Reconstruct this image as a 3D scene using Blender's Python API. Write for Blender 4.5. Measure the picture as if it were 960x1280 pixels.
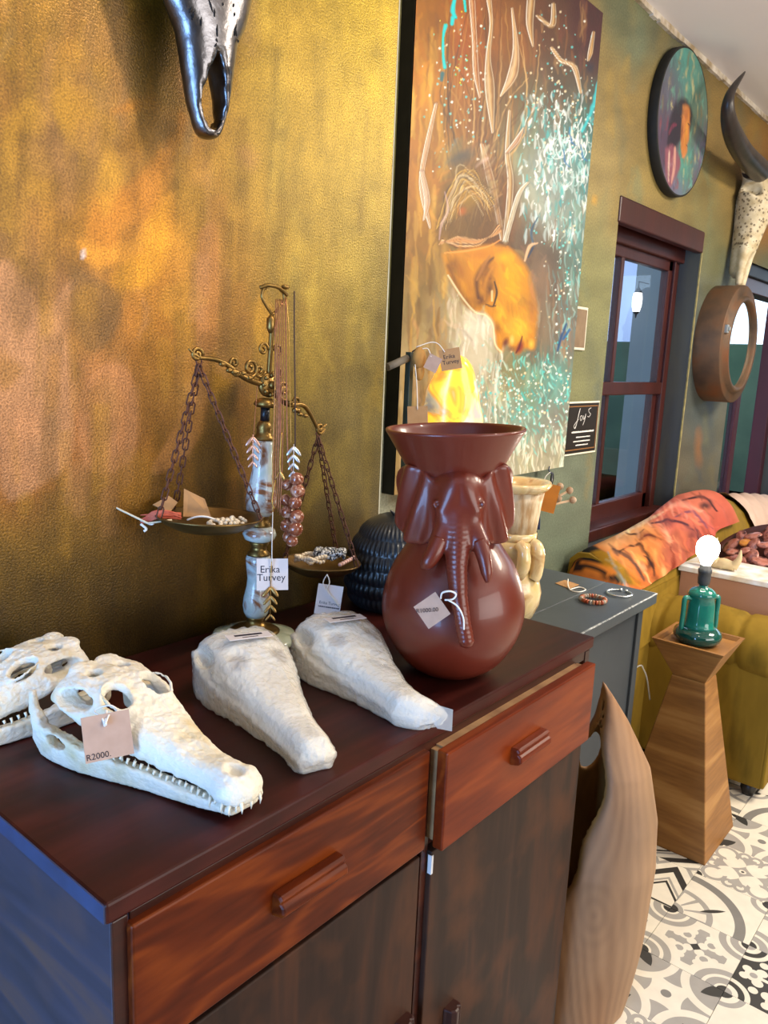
import bpy, bmesh, math, random
import numpy as np
from mathutils import Vector, Matrix, Euler
random.seed(7); RNG = np.random.default_rng(7)
scene = bpy.context.scene
COL = scene.collection
for o in list(bpy.data.objects): bpy.data.objects.remove(o)

# ------------------------------------------------------------------ camera
FPX = 980.9
YAW, PITCH, ROLL = math.radians(50.445), math.radians(11.132), math.radians(-2.402)
CAM = np.array([0.0, 0.0, 1.42])
def _axes():
    f = np.array([math.sin(YAW)*math.cos(PITCH), math.cos(YAW)*math.cos(PITCH), -math.sin(PITCH)])
    r = np.array([math.cos(YAW), -math.sin(YAW), 0.0]); d = np.cross(f, r)
    c, s = math.cos(ROLL), math.sin(ROLL)
    return np.array([c*r+s*d, -s*r+c*d, f])
AX = _axes()
cam_data = bpy.data.cameras.new('camera'); cam = bpy.data.objects.new('camera', cam_data); COL.objects.link(cam)
cam_data.sensor_fit = 'VERTICAL'; cam_data.sensor_height = 36.0; cam_data.lens = FPX*36.0/1280.0
cam_data.clip_start = 0.02; cam_data.clip_end = 100
cam.matrix_world = Matrix(((AX[0][0], -AX[1][0], -AX[2][0], CAM[0]), (AX[0][1], -AX[1][1], -AX[2][1], CAM[1]),
                           (AX[0][2], -AX[1][2], -AX[2][2], CAM[2]), (0, 0, 0, 1)))
scene.camera = cam

# ------------------------------------------------------------------ light
vs = scene.view_settings
vs.view_transform = 'Standard'; vs.look = 'None'; vs.gamma = 1.0; vs.use_curve_mapping = False; vs.exposure = 0.15
world = bpy.data.worlds.new('sky'); scene.world = world; world.use_nodes = True
bgn = world.node_tree.nodes['Background']; bgn.inputs[0].default_value = (0.62, 0.80, 1.0, 1); bgn.inputs[1].default_value = 2.4
def area(name, loc, target, sx, sy, power, color):
    l = bpy.data.lights.new(name, 'AREA'); l.shape = 'RECTANGLE'; l.size = sx; l.size_y = sy; l.energy = power; l.color = color
    o = bpy.data.objects.new(name, l); COL.objects.link(o); o.location = loc
    o.rotation_euler = (Vector(target)-Vector(loc)).to_track_quat('-Z', 'Y').to_euler(); return o
def spot(name, loc, target, power, color, deg, blend=0.5, rad=0.03):
    l = bpy.data.lights.new(name, 'SPOT'); l.energy = power; l.color = color; l.spot_size = math.radians(deg); l.spot_blend = blend; l.shadow_soft_size = rad
    o = bpy.data.objects.new(name, l); COL.objects.link(o); o.location = loc
    o.rotation_euler = (Vector(target)-Vector(loc)).to_track_quat('-Z', 'Y').to_euler(); return o
# daylight from the shop door to the left of the camera and the front windows behind it
area('daylight_door', (-1.95, 0.35, 1.0), (0.6, 0.75, 0.8), 1.2, 1.8, 105, (0.26, 0.52, 1.0))
area('daylight_front', (1.6, -3.3, 1.5), (1.8, 0.6, 1.75), 3.2, 1.7, 98, (1.0, 0.97, 0.93))
# warm ceiling spots, then an added fill light
WARM = (1.0, 0.80, 0.56)
spot('ceiling_spot_painting', (1.25, 0.10, 2.52), (1.75, 1.2, 1.7), 38, WARM, 75, 0.7, 0.04)
spot('ceiling_spot_wall', (1.02, 0.42, 2.52), (0.62, 1.1, 1.65), 32, WARM, 70, 0.8, 0.03)
spot('ceiling_spot_counter', (1.5, -0.3, 2.54), (0.8, 0.75, 0.9), 30, (1.0, 0.88, 0.72), 60, 0.7, 0.05)
area('fill_light_lounge', (3.4, -0.6, 2.5), (3.2, -0.3, 0.0), 0.8, 0.8, 85, (1.0, 0.88, 0.72))  # unseen fill light, added to brighten the sofa and floor

# ------------------------------------------------------------------ picking: pixel -> direction -> point on a known plane
def ray(px, py): return AX.T @ np.array([(px-480)/FPX, (py-640)/FPX, 1.0])
def onZ(px, py, z): r = ray(px, py); return Vector(CAM + r*((z-CAM[2])/r[2]))
def onY(px, py, y): r = ray(px, py); return Vector(CAM + r*(y/r[1]))
def onX(px, py, x): r = ray(px, py); return Vector(CAM + r*(x/r[0]))
def project(P):
    v = AX @ (np.asarray(P)-CAM); return 480+FPX*v[0]/v[2], 640+FPX*v[1]/v[2]
def project_n(P):
    v = (np.asarray(P)-CAM) @ AX.T; return np.stack([480+FPX*v[:, 0]/v[:, 2], 640+FPX*v[:, 1]/v[:, 2]], 1)

# ------------------------------------------------------------------ helpers
def lin(h):
    h = h.lstrip('#'); out = []
    for i in (0, 2, 4):
        c = int(h[i:i+2], 16)/255.0
        out.append(c/12.92 if c <= 0.04045 else ((c+0.055)/1.055)**2.4)
    return tuple(out)
def L4(h): return (*lin(h), 1.0)
def thing(name, label, cat, loc=(0, 0, 0), rotz=0.0, group=None):
    o = bpy.data.objects.new(name, None); COL.objects.link(o); o.empty_display_size = 0.05
    o.location = loc; o.rotation_euler = (0, 0, rotz); o['label'] = label; o['category'] = cat
    if group: o['group'] = group
    return o
def tag(o, label, cat, group=None):
    o['label'] = label; o['category'] = cat
    if group: o['group'] = group
    return o
def struct(o): o['kind'] = 'structure'; return o
def link(name, me, mt=None, parent=None, loc=None, rot=None):
    o = bpy.data.objects.new(name, me); COL.objects.link(o)
    if mt is not None and len(me.materials) == 0: me.materials.append(mt)
    if parent is not None: o.parent = parent
    if loc is not None: o.location = loc
    if rot is not None: o.rotation_euler = rot
    return o
def mesh_np(name, V, F, smooth=True):
    V = np.asarray(V, dtype=np.float32); F = np.asarray(F, dtype=np.int32)
    me = bpy.data.meshes.new(name); n = F.shape[1]
    me.vertices.add(len(V)); me.vertices.foreach_set('co', V.ravel())
    me.loops.add(F.size); me.loops.foreach_set('vertex_index', F.ravel())
    me.polygons.add(len(F)); me.polygons.foreach_set('loop_start', np.arange(0, F.size, n, dtype=np.int32))
    me.polygons.foreach_set('loop_total', np.full(len(F), n, dtype=np.int32))
    if smooth: me.polygons.foreach_set('use_smooth', np.ones(len(F), dtype=bool))
    me.update(calc_edges=True); me.validate(); return me
class MB:
    """collects shapes, builds one mesh object"""
    def __init__(s): s.v = []; s.f = []; s.sm = []
    def add(s, vs, fs, smooth=False):
        b = len(s.v); s.v += [tuple(v) for v in vs]; s.f += [tuple(i+b for i in f) for f in fs]; s.sm += [smooth]*len(fs); return s
    def box(s, x0, x1, y0, y1, z0, z1, M=None):
        vs = [Vector((x, y, z)) for x in (x0, x1) for y in (y0, y1) for z in (z0, z1)]
        if M is not None: vs = [M @ v for v in vs]
        return s.add(vs, [(0, 1, 3, 2), (4, 6, 7, 5), (0, 4, 5, 1), (2, 3, 7, 6), (0, 2, 6, 4), (1, 5, 7, 3)])
    def hexa(s, b, t):   # bottom 4, top 4 (ccw)
        return s.add(list(b)+list(t), [(3, 2, 1, 0), (4, 5, 6, 7), (0, 1, 5, 4), (1, 2, 6, 5), (2, 3, 7, 6), (3, 0, 4, 7)])
    def tube(s, pts, rad, n=8, closed=False, cap=True, smooth=True):
        pts = [Vector(p) for p in pts]; m = len(pts)
        rads = rad if hasattr(rad, '__len__') else [rad]*m
        T = []
        for i in range(m):
            a = pts[(i-1) % m] if (closed or i > 0) else pts[0]; b = pts[(i+1) % m] if (closed or i < m-1) else pts[-1]
            t = (b-a); T.append(t.normalized() if t.length > 1e-9 else Vector((0, 0, 1)))
        up = Vector((0, 0, 1)) if abs(T[0].z) < 0.9 else Vector((1, 0, 0))
        N = (up - T[0]*up.dot(T[0])).normalized(); vs = []
        for i in range(m):
            N = N - T[i]*N.dot(T[i])
            if N.length < 1e-6: N = T[i].orthogonal()
            N.normalize(); B = T[i].cross(N)
            for k in range(n):
                a = 2*math.pi*k/n; vs.append(pts[i] + (N*math.cos(a)+B*math.sin(a))*rads[i])
        fs = []
        for i in range(m if closed else m-1):
            j = (i+1) % m
            for k in range(n): fs.append((i*n+k, i*n+(k+1) % n, j*n+(k+1) % n, j*n+k))
        s.add(vs, fs, smooth)
        if cap and not closed:
            s.add(vs[:n], [tuple(range(n-1, -1, -1))]); s.add(vs[-n:], [tuple(range(n))])
        return s
    def lathe(s, prof, n=32, M=None, smooth=True, rfun=None, cap=True):
        vs = []; m = len(prof)
        for (r, z) in prof:
            for k in range(n):
                a = 2*math.pi*k/n; rr = r if rfun is None else rfun(r, z, a)
                v = Vector((rr*math.cos(a), rr*math.sin(a), z)); vs.append(M @ v if M is not None else v)
        fs = [(i*n+k, i*n+(k+1) % n, (i+1)*n+(k+1) % n, (i+1)*n+k) for i in range(m-1) for k in range(n)]
        s.add(vs, fs, smooth)
        if not cap: return s
        if prof[0][0] > 1e-5: s.add(vs[:n], [tuple(range(n-1, -1, -1))])
        if prof[-1][0] > 1e-5: s.add(vs[-n:], [tuple(range(n))])
        return s
    def ball(s, c, r, n=10, m=6, sc=(1, 1, 1), M=None):
        prof = [(max(1e-6, math.sin(math.pi*i/m)), -math.cos(math.pi*i/m)) for i in range(m+1)]
        T = Matrix.Translation(Vector(c)) @ (M.to_4x4() if M is not None else Matrix.Identity(4)) @ Matrix.Diagonal((r*sc[0], r*sc[1], r*sc[2], 1))
        return s.lathe(prof, n, T)
    def build(s, name, mt, parent=None, loc=None, rot=None, bevel=0.0, seg=2, sub=0):
        me = bpy.data.meshes.new(name); me.from_pydata(s.v, [], s.f)
        me.polygons.foreach_set('use_smooth', np.array(s.sm, dtype=bool)); me.update()
        if s.sm and any(s.sm):
            bm = bmesh.new(); bm.from_mesh(me); bmesh.ops.remove_doubles(bm, verts=bm.verts, dist=1e-6); bm.to_mesh(me); bm.free()
        o = link(name, me, mt, parent, loc, rot)
        if bevel > 0:
            b = o.modifiers.new('bevel', 'BEVEL'); b.width = bevel; b.segments = seg; b.limit_method = 'ANGLE'; b.angle_limit = math.radians(40)
        if sub:
            m_ = o.modifiers.new('sub', 'SUBSURF'); m_.levels = sub; m_.render_levels = sub
        return o
def copy_obj(o, parent=None, loc=None, rot=None, scale=None):
    c = o.copy(); COL.objects.link(c); c.parent = parent
    if loc is not None: c.location = loc
    if rot is not None: c.rotation_euler = rot
    if scale is not None: c.scale = scale
    return c
def bez(pts, n=8):
    """Catmull-Rom through points"""
    P = [Vector(p) for p in pts]; out = []
    for i in range(len(P)-1):
        p0 = P[max(i-1, 0)]; p1 = P[i]; p2 = P[i+1]; p3 = P[min(i+2, len(P)-1)]
        for k in range(n):
            t = k/n; out.append(0.5*((2*p1)+(p2-p0)*t+(2*p0-5*p1+4*p2-p3)*t*t+(3*p1-p0-3*p2+p3)*t**3))
    out.append(P[-1]); return out
def text_mesh(name, txt, size, mt, parent, M, align='CENTER', extrude=0.0, spacing=1.0):
    cu = bpy.data.curves.new(name, 'FONT'); cu.body = txt; cu.size = size; cu.align_x = align; cu.align_y = 'CENTER'; cu.extrude = extrude; cu.resolution_u = 3; cu.space_line = 0.8; cu.space_character = spacing
    t = bpy.data.objects.new(name, cu); COL.objects.link(t)
    dg = bpy.context.evaluated_depsgraph_get(); me = bpy.data.meshes.new_from_object(t.evaluated_get(dg)); bpy.data.objects.remove(t)
    me.name = name; me.materials.clear(); me.transform(M)
    return link(name, me, mt, parent)

# ------------------------------------------------------------------ materials
MATS = {}
def nodes_of(m): return m.node_tree.nodes, m.node_tree.links
def mat(name, c1, c2=None, scale=8.0, stretch=(1, 1, 1), rough=0.5, metal=0.0, bump=0.0, bscale=60.0, spec=0.5, coat=0.0, sss=0.0, trans=0.0,
        emis=None, estr=0.0, attr=None, detail=6.0, c3=None, rvar=0.0, sheen=0.0, bdist=0.002, alpha=1.0, contrast=0.25, bstretch=None, coord='Object', dist=0.0, ior=1.45, bdetail=4.0, btype='noise', speck=0.0, sscale=500.0):
    m = bpy.data.materials.new(name); m.use_nodes = True; N, K = nodes_of(m); b = N['Principled BSDF']; MATS[name] = m
    b.inputs['Roughness'].default_value = rough; b.inputs['Metallic'].default_value = metal; b.inputs['Specular IOR Level'].default_value = spec
    b.inputs['Coat Weight'].default_value = coat; b.inputs['Transmission Weight'].default_value = trans; b.inputs['IOR'].default_value = ior
    b.inputs['Alpha'].default_value = alpha; b.inputs['Sheen Weight'].default_value = sheen
    if sss: b.inputs['Subsurface Weight'].default_value = sss; b.inputs['Subsurface Radius'].default_value = (0.02, 0.012, 0.008); b.inputs['Subsurface Scale'].default_value = 0.6
    if emis: b.inputs['Emission Color'].default_value = L4(emis); b.inputs['Emission Strength'].default_value = estr
    b.inputs['Base Color'].default_value = L4(c1)
    tc = N.new('ShaderNodeTexCoord')
    def noise(sc, st, det, rot=None):
        mp = N.new('ShaderNodeMapping'); mp.inputs['Scale'].default_value = st; K.new(tc.outputs[coord], mp.inputs[0])
        n = N.new('ShaderNodeTexNoise'); n.inputs['Scale'].default_value = sc; n.inputs['Detail'].default_value = det; n.inputs['Distortion'].default_value = dist; K.new(mp.outputs[0], n.inputs['Vector']); return n
    base = None
    if attr:
        a = N.new('ShaderNodeAttribute'); a.attribute_name = attr; base = a.outputs['Color']
    if c2 and not attr:
        n = noise(scale, stretch, detail); r = N.new('ShaderNodeValToRGB'); e = r.color_ramp.elements
        e[0].position = 0.5-contrast; e[1].position = 0.5+contrast; e[0].color = L4(c1); e[1].color = L4(c2)
        if c3: x = e.new(0.5); x.color = L4(c3)
        K.new(n.outputs['Fac'], r.inputs[0]); base = r.outputs[0]
        if rvar:
            mr = N.new('ShaderNodeMapRange'); mr.inputs['From Min'].default_value = 0.3; mr.inputs['From Max'].default_value = 0.7
            mr.inputs['To Min'].default_value = max(0.02, rough-rvar); mr.inputs['To Max'].default_value = min(1, rough+rvar)
            K.new(n.outputs['Fac'], mr.inputs['Value']); K.new(mr.outputs[0], b.inputs['Roughness'])
    if speck and base is not None:
        n3 = noise(sscale, (1, 1, 1), 2.0); m3 = N.new('ShaderNodeMapRange'); m3.inputs['From Min'].default_value = .3; m3.inputs['From Max'].default_value = .7; m3.inputs['To Min'].default_value = 1-speck; m3.inputs['To Max'].default_value = 1+speck; K.new(n3.outputs[0], m3.inputs[0])
        mm = N.new('ShaderNodeMix'); mm.data_type = 'RGBA'; mm.blend_type = 'MULTIPLY'; mm.inputs[0].default_value = 1; K.new(base, mm.inputs[6]); K.new(m3.outputs[0], mm.inputs[7]); base = mm.outputs[2]
    if base is not None: K.new(base, b.inputs['Base Color'])
    if bump > 0:
        if btype == 'voronoi':
            n2 = N.new('ShaderNodeTexVoronoi'); n2.feature = 'SMOOTH_F1'; n2.inputs['Scale'].default_value = bscale; n2.inputs['Smoothness'].default_value = .35; K.new(tc.outputs[coord], n2.inputs['Vector'])
            mi = N.new('ShaderNodeMath'); mi.operation = 'SUBTRACT'; mi.inputs[0].default_value = 1.0; K.new(n2.outputs['Distance'], mi.inputs[1]); n2 = mi
        else: n2 = noise(bscale, bstretch or stretch, bdetail)
        bp = N.new('ShaderNodeBump'); bp.inputs['Strength'].default_value = bump; bp.inputs['Distance'].default_value = bdist
        K.new(n2.outputs[0], bp.inputs['Height']); K.new(bp.outputs[0], b.inputs['Normal'])
    return m
def add_colors(me, rgb, name='paint'):
    a = me.color_attributes.new(name, 'FLOAT_COLOR', 'POINT'); c = np.ones((len(me.vertices), 4), dtype=np.float32); c[:, :3] = rgb; a.data.foreach_set('color', c.ravel())

# ------------------------------------------------------------------ numpy noise, painter, surface nets
def _hash(ix, iy, iz, seed):
    h = (ix*374761393 + iy*668265263 + iz*1274126177 + seed*974634777) & 0xffffffff
    h = ((h ^ (h >> 13)) * 1274126177) & 0xffffffff
    return ((h ^ (h >> 16)) & 0xffff) / 65535.0
def vnoise(P, scale, seed=0):
    Q = np.asarray(P, dtype=np.float64)*scale
    if Q.shape[1] == 2: Q = np.concatenate([Q, np.zeros((len(Q), 1))], 1)
    I = np.floor(Q).astype(np.int64); f = Q-I; f = f*f*(3-2*f); r = 0
    for dx in (0, 1):
        for dy in (0, 1):
            for dz in (0, 1):
                w = (f[:, 0] if dx else 1-f[:, 0])*(f[:, 1] if dy else 1-f[:, 1])*(f[:, 2] if dz else 1-f[:, 2])
                r = r + w*_hash(I[:, 0]+dx, I[:, 1]+dy, I[:, 2]+dz, seed)
    return r*2-1
def fbm(P, scale, seed=0, oct=4):
    a = 1.0; r = 0; P = np.asarray(P)
    for i in range(oct): r = r+a*vnoise(P, scale*2**i, seed+i*17); a *= 0.5
    return r/1.9
class Painter:
    """paints colours at points given in pixel coordinates of the artwork's own drawing plan"""
    def __init__(s, Q, base): s.Q = np.asarray(Q, float); s.C = np.tile(np.array(lin(base)), (len(s.Q), 1)).astype(float)
    def mix(s, w, col):
        w = np.clip(w, 0, 1)[:, None]; s.C = s.C*(1-w)+np.array(lin(col))*w if isinstance(col, str) else s.C*(1-w)+col*w
    def blobs(s, L):   # normalised gaussian blend: (x, y, rx, ry, col)
        W = np.zeros(len(s.Q))+1e-4; A = s.C*1e-4
        for x, y, rx, ry, c in L:
            w = np.exp(-(((s.Q[:, 0]-x)/rx)**2+((s.Q[:, 1]-y)/ry)**2)); W += w; A = A+w[:, None]*np.array(lin(c))
        s.C = A/W[:, None]
    def blob(s, x, y, rx, ry, c, k=1.0, soft=0.5, nz=0.0, nsc=0.05, rot=0.0):
        dx = s.Q[:, 0]-x; dy = s.Q[:, 1]-y; ca, sa = math.cos(rot), math.sin(rot)
        d = np.sqrt(((dx*ca+dy*sa)/rx)**2+((-dx*sa+dy*ca)/ry)**2)
        if nz: d = d+nz*fbm(s.Q, nsc, int(x*7+y*3) % 999, 3)
        s.mix(k*np.clip((1-d)/soft+0.0, 0, 1), c)
    def stroke(s, pts, w, c, k=1.0, soft=0.6, nz=0.0):
        P = np.array([[p[0], p[1]] for p in bez([(a[0], a[1], 0) for a in pts], 5)])
        ws = np.interp(np.linspace(0, 1, len(P)), np.linspace(0, 1, len(w)), w) if hasattr(w, '__len__') else np.full(len(P), float(w))
        mw = ws.max()+2; lo = P.min(0)-mw; hi = P.max(0)+mw
        idx = np.where((s.Q > lo).all(1) & (s.Q < hi).all(1))[0]
        if len(idx) == 0: return
        q = s.Q[idx]
        if nz: q = q+nz*np.stack([vnoise(q, 0.15, 3), vnoise(q, 0.15, 9)], 1)
        best = np.full(len(idx), 1e9)
        for i in range(len(P)-1):
            a, b = P[i], P[i+1]; ab = b-a; t = np.clip(((q-a) @ ab)/(ab @ ab+1e-9), 0, 1)
            d = np.linalg.norm(q-(a+t[:, None]*ab), axis=1)/np.maximum(ws[i]*(1-t)+ws[i+1]*t, 0.05)
            best = np.minimum(best, d)
        wt = np.clip((1-best)/soft, 0, 1)*k
        cc = np.array(lin(c)) if isinstance(c, str) else c; s.C[idx] = s.C[idx]*(1-wt[:, None])+cc*wt[:, None]
    def poly(s, pts, c, k=1.0, soft=1.5, smooth=True):
        P = np.array([[p[0], p[1]] for p in bez([(a[0], a[1], 0) for a in list(pts)+[pts[0]]], 4)]) if smooth else np.array(list(pts)+[pts[0]], float)
        lo = P.min(0)-4; hi = P.max(0)+4; idx = np.where((s.Q > lo).all(1) & (s.Q < hi).all(1))[0]
        if len(idx) == 0: return
        q = s.Q[idx]; ins = np.zeros(len(idx), bool); best = np.full(len(idx), 1e9)
        for i in range(len(P)-1):
            a, b = P[i], P[i+1]
            cnd = ((a[1] > q[:, 1]) != (b[1] > q[:, 1])) & (q[:, 0] < (b[0]-a[0])*(q[:, 1]-a[1])/((b[1]-a[1]) if abs(b[1]-a[1]) > 1e-9 else 1e-9)+a[0])
            ins ^= cnd; ab = b-a; t = np.clip(((q-a) @ ab)/(ab @ ab+1e-9), 0, 1)
            best = np.minimum(best, np.linalg.norm(q-(a+t[:, None]*ab), axis=1))
        sd = np.where(ins, best, -best); wt = np.clip(sd/soft*0.5+0.5, 0, 1)*k
        cc = np.array(lin(c)); s.C[idx] = s.C[idx]*(1-wt[:, None])+cc*wt[:, None]
    def texture(s, n, x0, x1, y0, y1, w, l, var=.35, k=.6, ang=None, nz=1.0):
        # short brush strokes picking up the colour already there, lighter or darker
        for i in range(n):
            x, y = random.uniform(x0, x1), random.uniform(y0, y1); j = int(np.argmin((s.Q[::7, 0]-x)**2+(s.Q[::7, 1]-y)**2))*7
            c = np.clip(s.C[j]*(1+random.uniform(-var, var*1.25))*np.array([1+random.uniform(-.12, .12) for _ in range(3)]), 0, 1)
            a = random.uniform(0, 3.14) if ang is None else ang+random.uniform(-.5, .5); ll = random.uniform(*l); ww = random.uniform(*w)
            dx, dy = ll*math.cos(a)/2, ll*math.sin(a)/2; b_ = random.uniform(-.3, .3)*ll
            s.stroke([(x-dx, y-dy), (x-dy/ll*b_, y+dx/ll*b_), (x+dx, y+dy)], [ww*.4, ww, ww*.4], c, random.uniform(.4, 1)*k, .8, nz)
    def dots(s, pts, r, cols, k=1.0):
        for (x, y), rr in zip(pts, r):
            idx = np.where((np.abs(s.Q[:, 0]-x) < rr) & (np.abs(s.Q[:, 1]-y) < rr))[0]
            if len(idx) == 0: continue
            d = np.linalg.norm(s.Q[idx]-(x, y), axis=1)/rr; wt = np.clip((1-d)*2, 0, 1)*k
            cc = np.array(lin(random.choice(cols))); s.C[idx] = s.C[idx]*(1-wt[:, None])+cc*wt[:, None]
def surface_nets(fn, lo, hi, h):
    lo = np.array(lo, float); hi = np.array(hi, float); n = np.ceil((hi-lo)/h).astype(int)+1
    ax = [lo[i]+h*np.arange(n[i]) for i in range(3)]
    G = np.stack(np.meshgrid(*ax, indexing='ij'), -1).reshape(-1, 3)
    F = fn(G[:, 0], G[:, 1], G[:, 2]).reshape(n).astype(np.float32)
    S = F < 0; c = [slice(0, -1), slice(1, None)]
    cnt = np.zeros(n-1, np.int16)
    for i in (0, 1):
        for j in (0, 1):
            for k in (0, 1): cnt += S[c[i], c[j], c[k]]
    act = (cnt > 0) & (cnt < 8); idx = np.full(n-1, -1, np.int64); A = np.argwhere(act); idx[act] = np.arange(len(A))
    pos = np.zeros((len(A), 3)); num = np.zeros(len(A))
    corners = [(i, j, k) for i in (0, 1) for j in (0, 1) for k in (0, 1)]
    for a in corners:
        for b in corners:
            if sum(abs(a[q]-b[q]) for q in range(3)) == 1 and a < b:
                fa = F[A[:, 0]+a[0], A[:, 1]+a[1], A[:, 2]+a[2]]; fb = F[A[:, 0]+b[0], A[:, 1]+b[1], A[:, 2]+b[2]]
                m = (fa < 0) != (fb < 0); t = np.where(m, fa/np.where(m, fa-fb, 1), 0)
                pos[m] += np.array(a)+t[m][:, None]*(np.array(b)-np.array(a)); num[m] += 1
    V = lo+(A+pos/num[:, None])*h; Q = []
    for d in range(3):
        u, w = (d+1) % 3, (d+2) % 3
        sl0 = [slice(None)]*3; sl1 = [slice(None)]*3; sl0[d] = slice(0, -1); sl1[d] = slice(1, None)
        ch = S[tuple(sl0)] != S[tuple(sl1)]; E = np.argwhere(ch)
        E = E[(E[:, u] > 0) & (E[:, w] > 0) & (E[:, u] < n[u]-1) & (E[:, w] < n[w]-1)]
        ins = S[E[:, 0], E[:, 1], E[:, 2]]
        def ci(du, dw): X = E.copy(); X[:, u] -= du; X[:, w] -= dw; return idx[X[:, 0], X[:, 1], X[:, 2]]
        q = np.stack([ci(1, 1), ci(0, 1), ci(0, 0), ci(1, 0)], 1); q[~ins] = q[~ins][:, ::-1]; Q.append(q)
    return V, np.concatenate(Q)
def smin(a, b, k): h = np.clip(0.5+0.5*(b-a)/k, 0, 1); return b*(1-h)+a*h-k*h*(1-h)
def smax(a, b, k): return -smin(-a, -b, k)
def s_ell(x, y, z, c, r):
    k0 = np.sqrt(((x-c[0])/r[0])**2+((y-c[1])/r[1])**2+((z-c[2])/r[2])**2); return (k0-1)*min(r)
def s_cap(x, y, z, a, b, ra, rb):
    a = np.array(a); b = np.array(b); ab = b-a; t = np.clip(((x-a[0])*ab[0]+(y-a[1])*ab[1]+(z-a[2])*ab[2])/(ab@ab), 0, 1)
    return np.sqrt((x-a[0]-t*ab[0])**2+(y-a[1]-t*ab[1])**2+(z-a[2]-t*ab[2])**2)-(ra+(rb-ra)*t)
def s_chain(x, y, z, pts, rads, k=0.004):
    d = None
    for i in range(len(pts)-1):
        e = s_cap(x, y, z, pts[i], pts[i+1], rads[i], rads[i+1]); d = e if d is None else np.minimum(d, e)
    return d
# ================================================================== STRUCTURE
YG, YR, XG, ZC = 1.10, 1.20, 1.315, 2.58      # gold wall plane, recessed wall plane, gold wall corner, ceiling
WX0, WX1, WZ0, WZ1 = 2.621, 3.462, 0.77, 1.985   # window opening
DX0, DX1, DZ1 = 4.06, 5.10, 1.95                 # door opening
def grid_wall(name, x0, x1, z0, z1, y, step, holes=()):
    nx = int((x1-x0)/step)+1; nz = int((z1-z0)/step)+1
    xs = np.linspace(x0, x1, nx); zs = np.linspace(z0, z1, nz)
    X, Z = np.meshgrid(xs, zs, indexing='ij'); V = np.stack([X.ravel(), np.full(X.size, y), Z.ravel()], 1)
    I = np.arange(nx*nz).reshape(nx, nz); F = np.stack([I[:-1, :-1], I[1:, :-1], I[1:, 1:], I[:-1, 1:]], -1).reshape(-1, 4)
    for (a, b, c, d) in holes:
        cen = V[F].mean(1); F = F[~((cen[:, 0] > a) & (cen[:, 0] < b) & (cen[:, 2] > c) & (cen[:, 2] < d))]
    return mesh_np(name, V, F, False)
# --- gold wall: brushed patches of metallic paint, with the metal skull's shadow painted in
me = grid_wall('wall_left', -0.3, XG, 0.7, ZC, YG, 0.0065)
V = np.zeros(len(me.vertices)*3, np.float32); me.vertices.foreach_get('co', V); V = V.reshape(-1, 3); Q = project_n(V)
pt = Painter(Q, '#8a6a22')
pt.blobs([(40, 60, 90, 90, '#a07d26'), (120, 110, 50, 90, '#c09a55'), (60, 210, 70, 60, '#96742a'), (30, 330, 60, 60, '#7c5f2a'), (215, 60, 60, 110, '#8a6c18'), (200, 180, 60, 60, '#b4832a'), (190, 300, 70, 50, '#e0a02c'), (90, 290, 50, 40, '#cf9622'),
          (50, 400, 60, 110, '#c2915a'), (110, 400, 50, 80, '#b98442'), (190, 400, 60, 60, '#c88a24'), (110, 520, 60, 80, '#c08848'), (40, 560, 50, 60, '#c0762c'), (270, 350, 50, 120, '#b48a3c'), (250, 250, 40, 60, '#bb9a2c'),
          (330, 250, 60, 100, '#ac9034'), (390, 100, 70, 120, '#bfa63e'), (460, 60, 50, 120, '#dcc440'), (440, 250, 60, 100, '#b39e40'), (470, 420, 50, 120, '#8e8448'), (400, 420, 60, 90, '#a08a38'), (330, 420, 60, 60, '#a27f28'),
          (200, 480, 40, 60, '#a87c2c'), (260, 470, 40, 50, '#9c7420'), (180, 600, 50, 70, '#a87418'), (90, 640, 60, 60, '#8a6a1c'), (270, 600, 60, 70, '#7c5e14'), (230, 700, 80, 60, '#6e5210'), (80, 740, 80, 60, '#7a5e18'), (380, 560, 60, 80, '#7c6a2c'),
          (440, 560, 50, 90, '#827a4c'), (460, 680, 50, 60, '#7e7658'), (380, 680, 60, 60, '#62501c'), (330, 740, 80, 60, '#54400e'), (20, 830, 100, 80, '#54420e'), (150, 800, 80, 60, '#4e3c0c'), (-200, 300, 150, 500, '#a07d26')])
pal = ['#c89a30', '#8a6a1c', '#b8863a', '#6e5414', '#d8aa34', '#a8905a', '#7a5c14', '#c2945c']
for i in range(150):
    x = random.uniform(-20, 500); y = random.uniform(-40, 820); l = random.uniform(40, 190); w = random.uniform(7, 26)
    p_ = pal[:4] if y > 560 else pal
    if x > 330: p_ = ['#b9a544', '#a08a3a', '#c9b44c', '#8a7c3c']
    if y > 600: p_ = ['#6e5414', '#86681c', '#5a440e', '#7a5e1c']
    pt.stroke([(x, y-l/2), (x+random.uniform(-12, 12), y), (x+random.uniform(-22, 22), y+l/2)], [w*0.5, w, w*0.7], random.choice(p_), random.uniform(0.15, 0.42), 0.9, 4)
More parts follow.
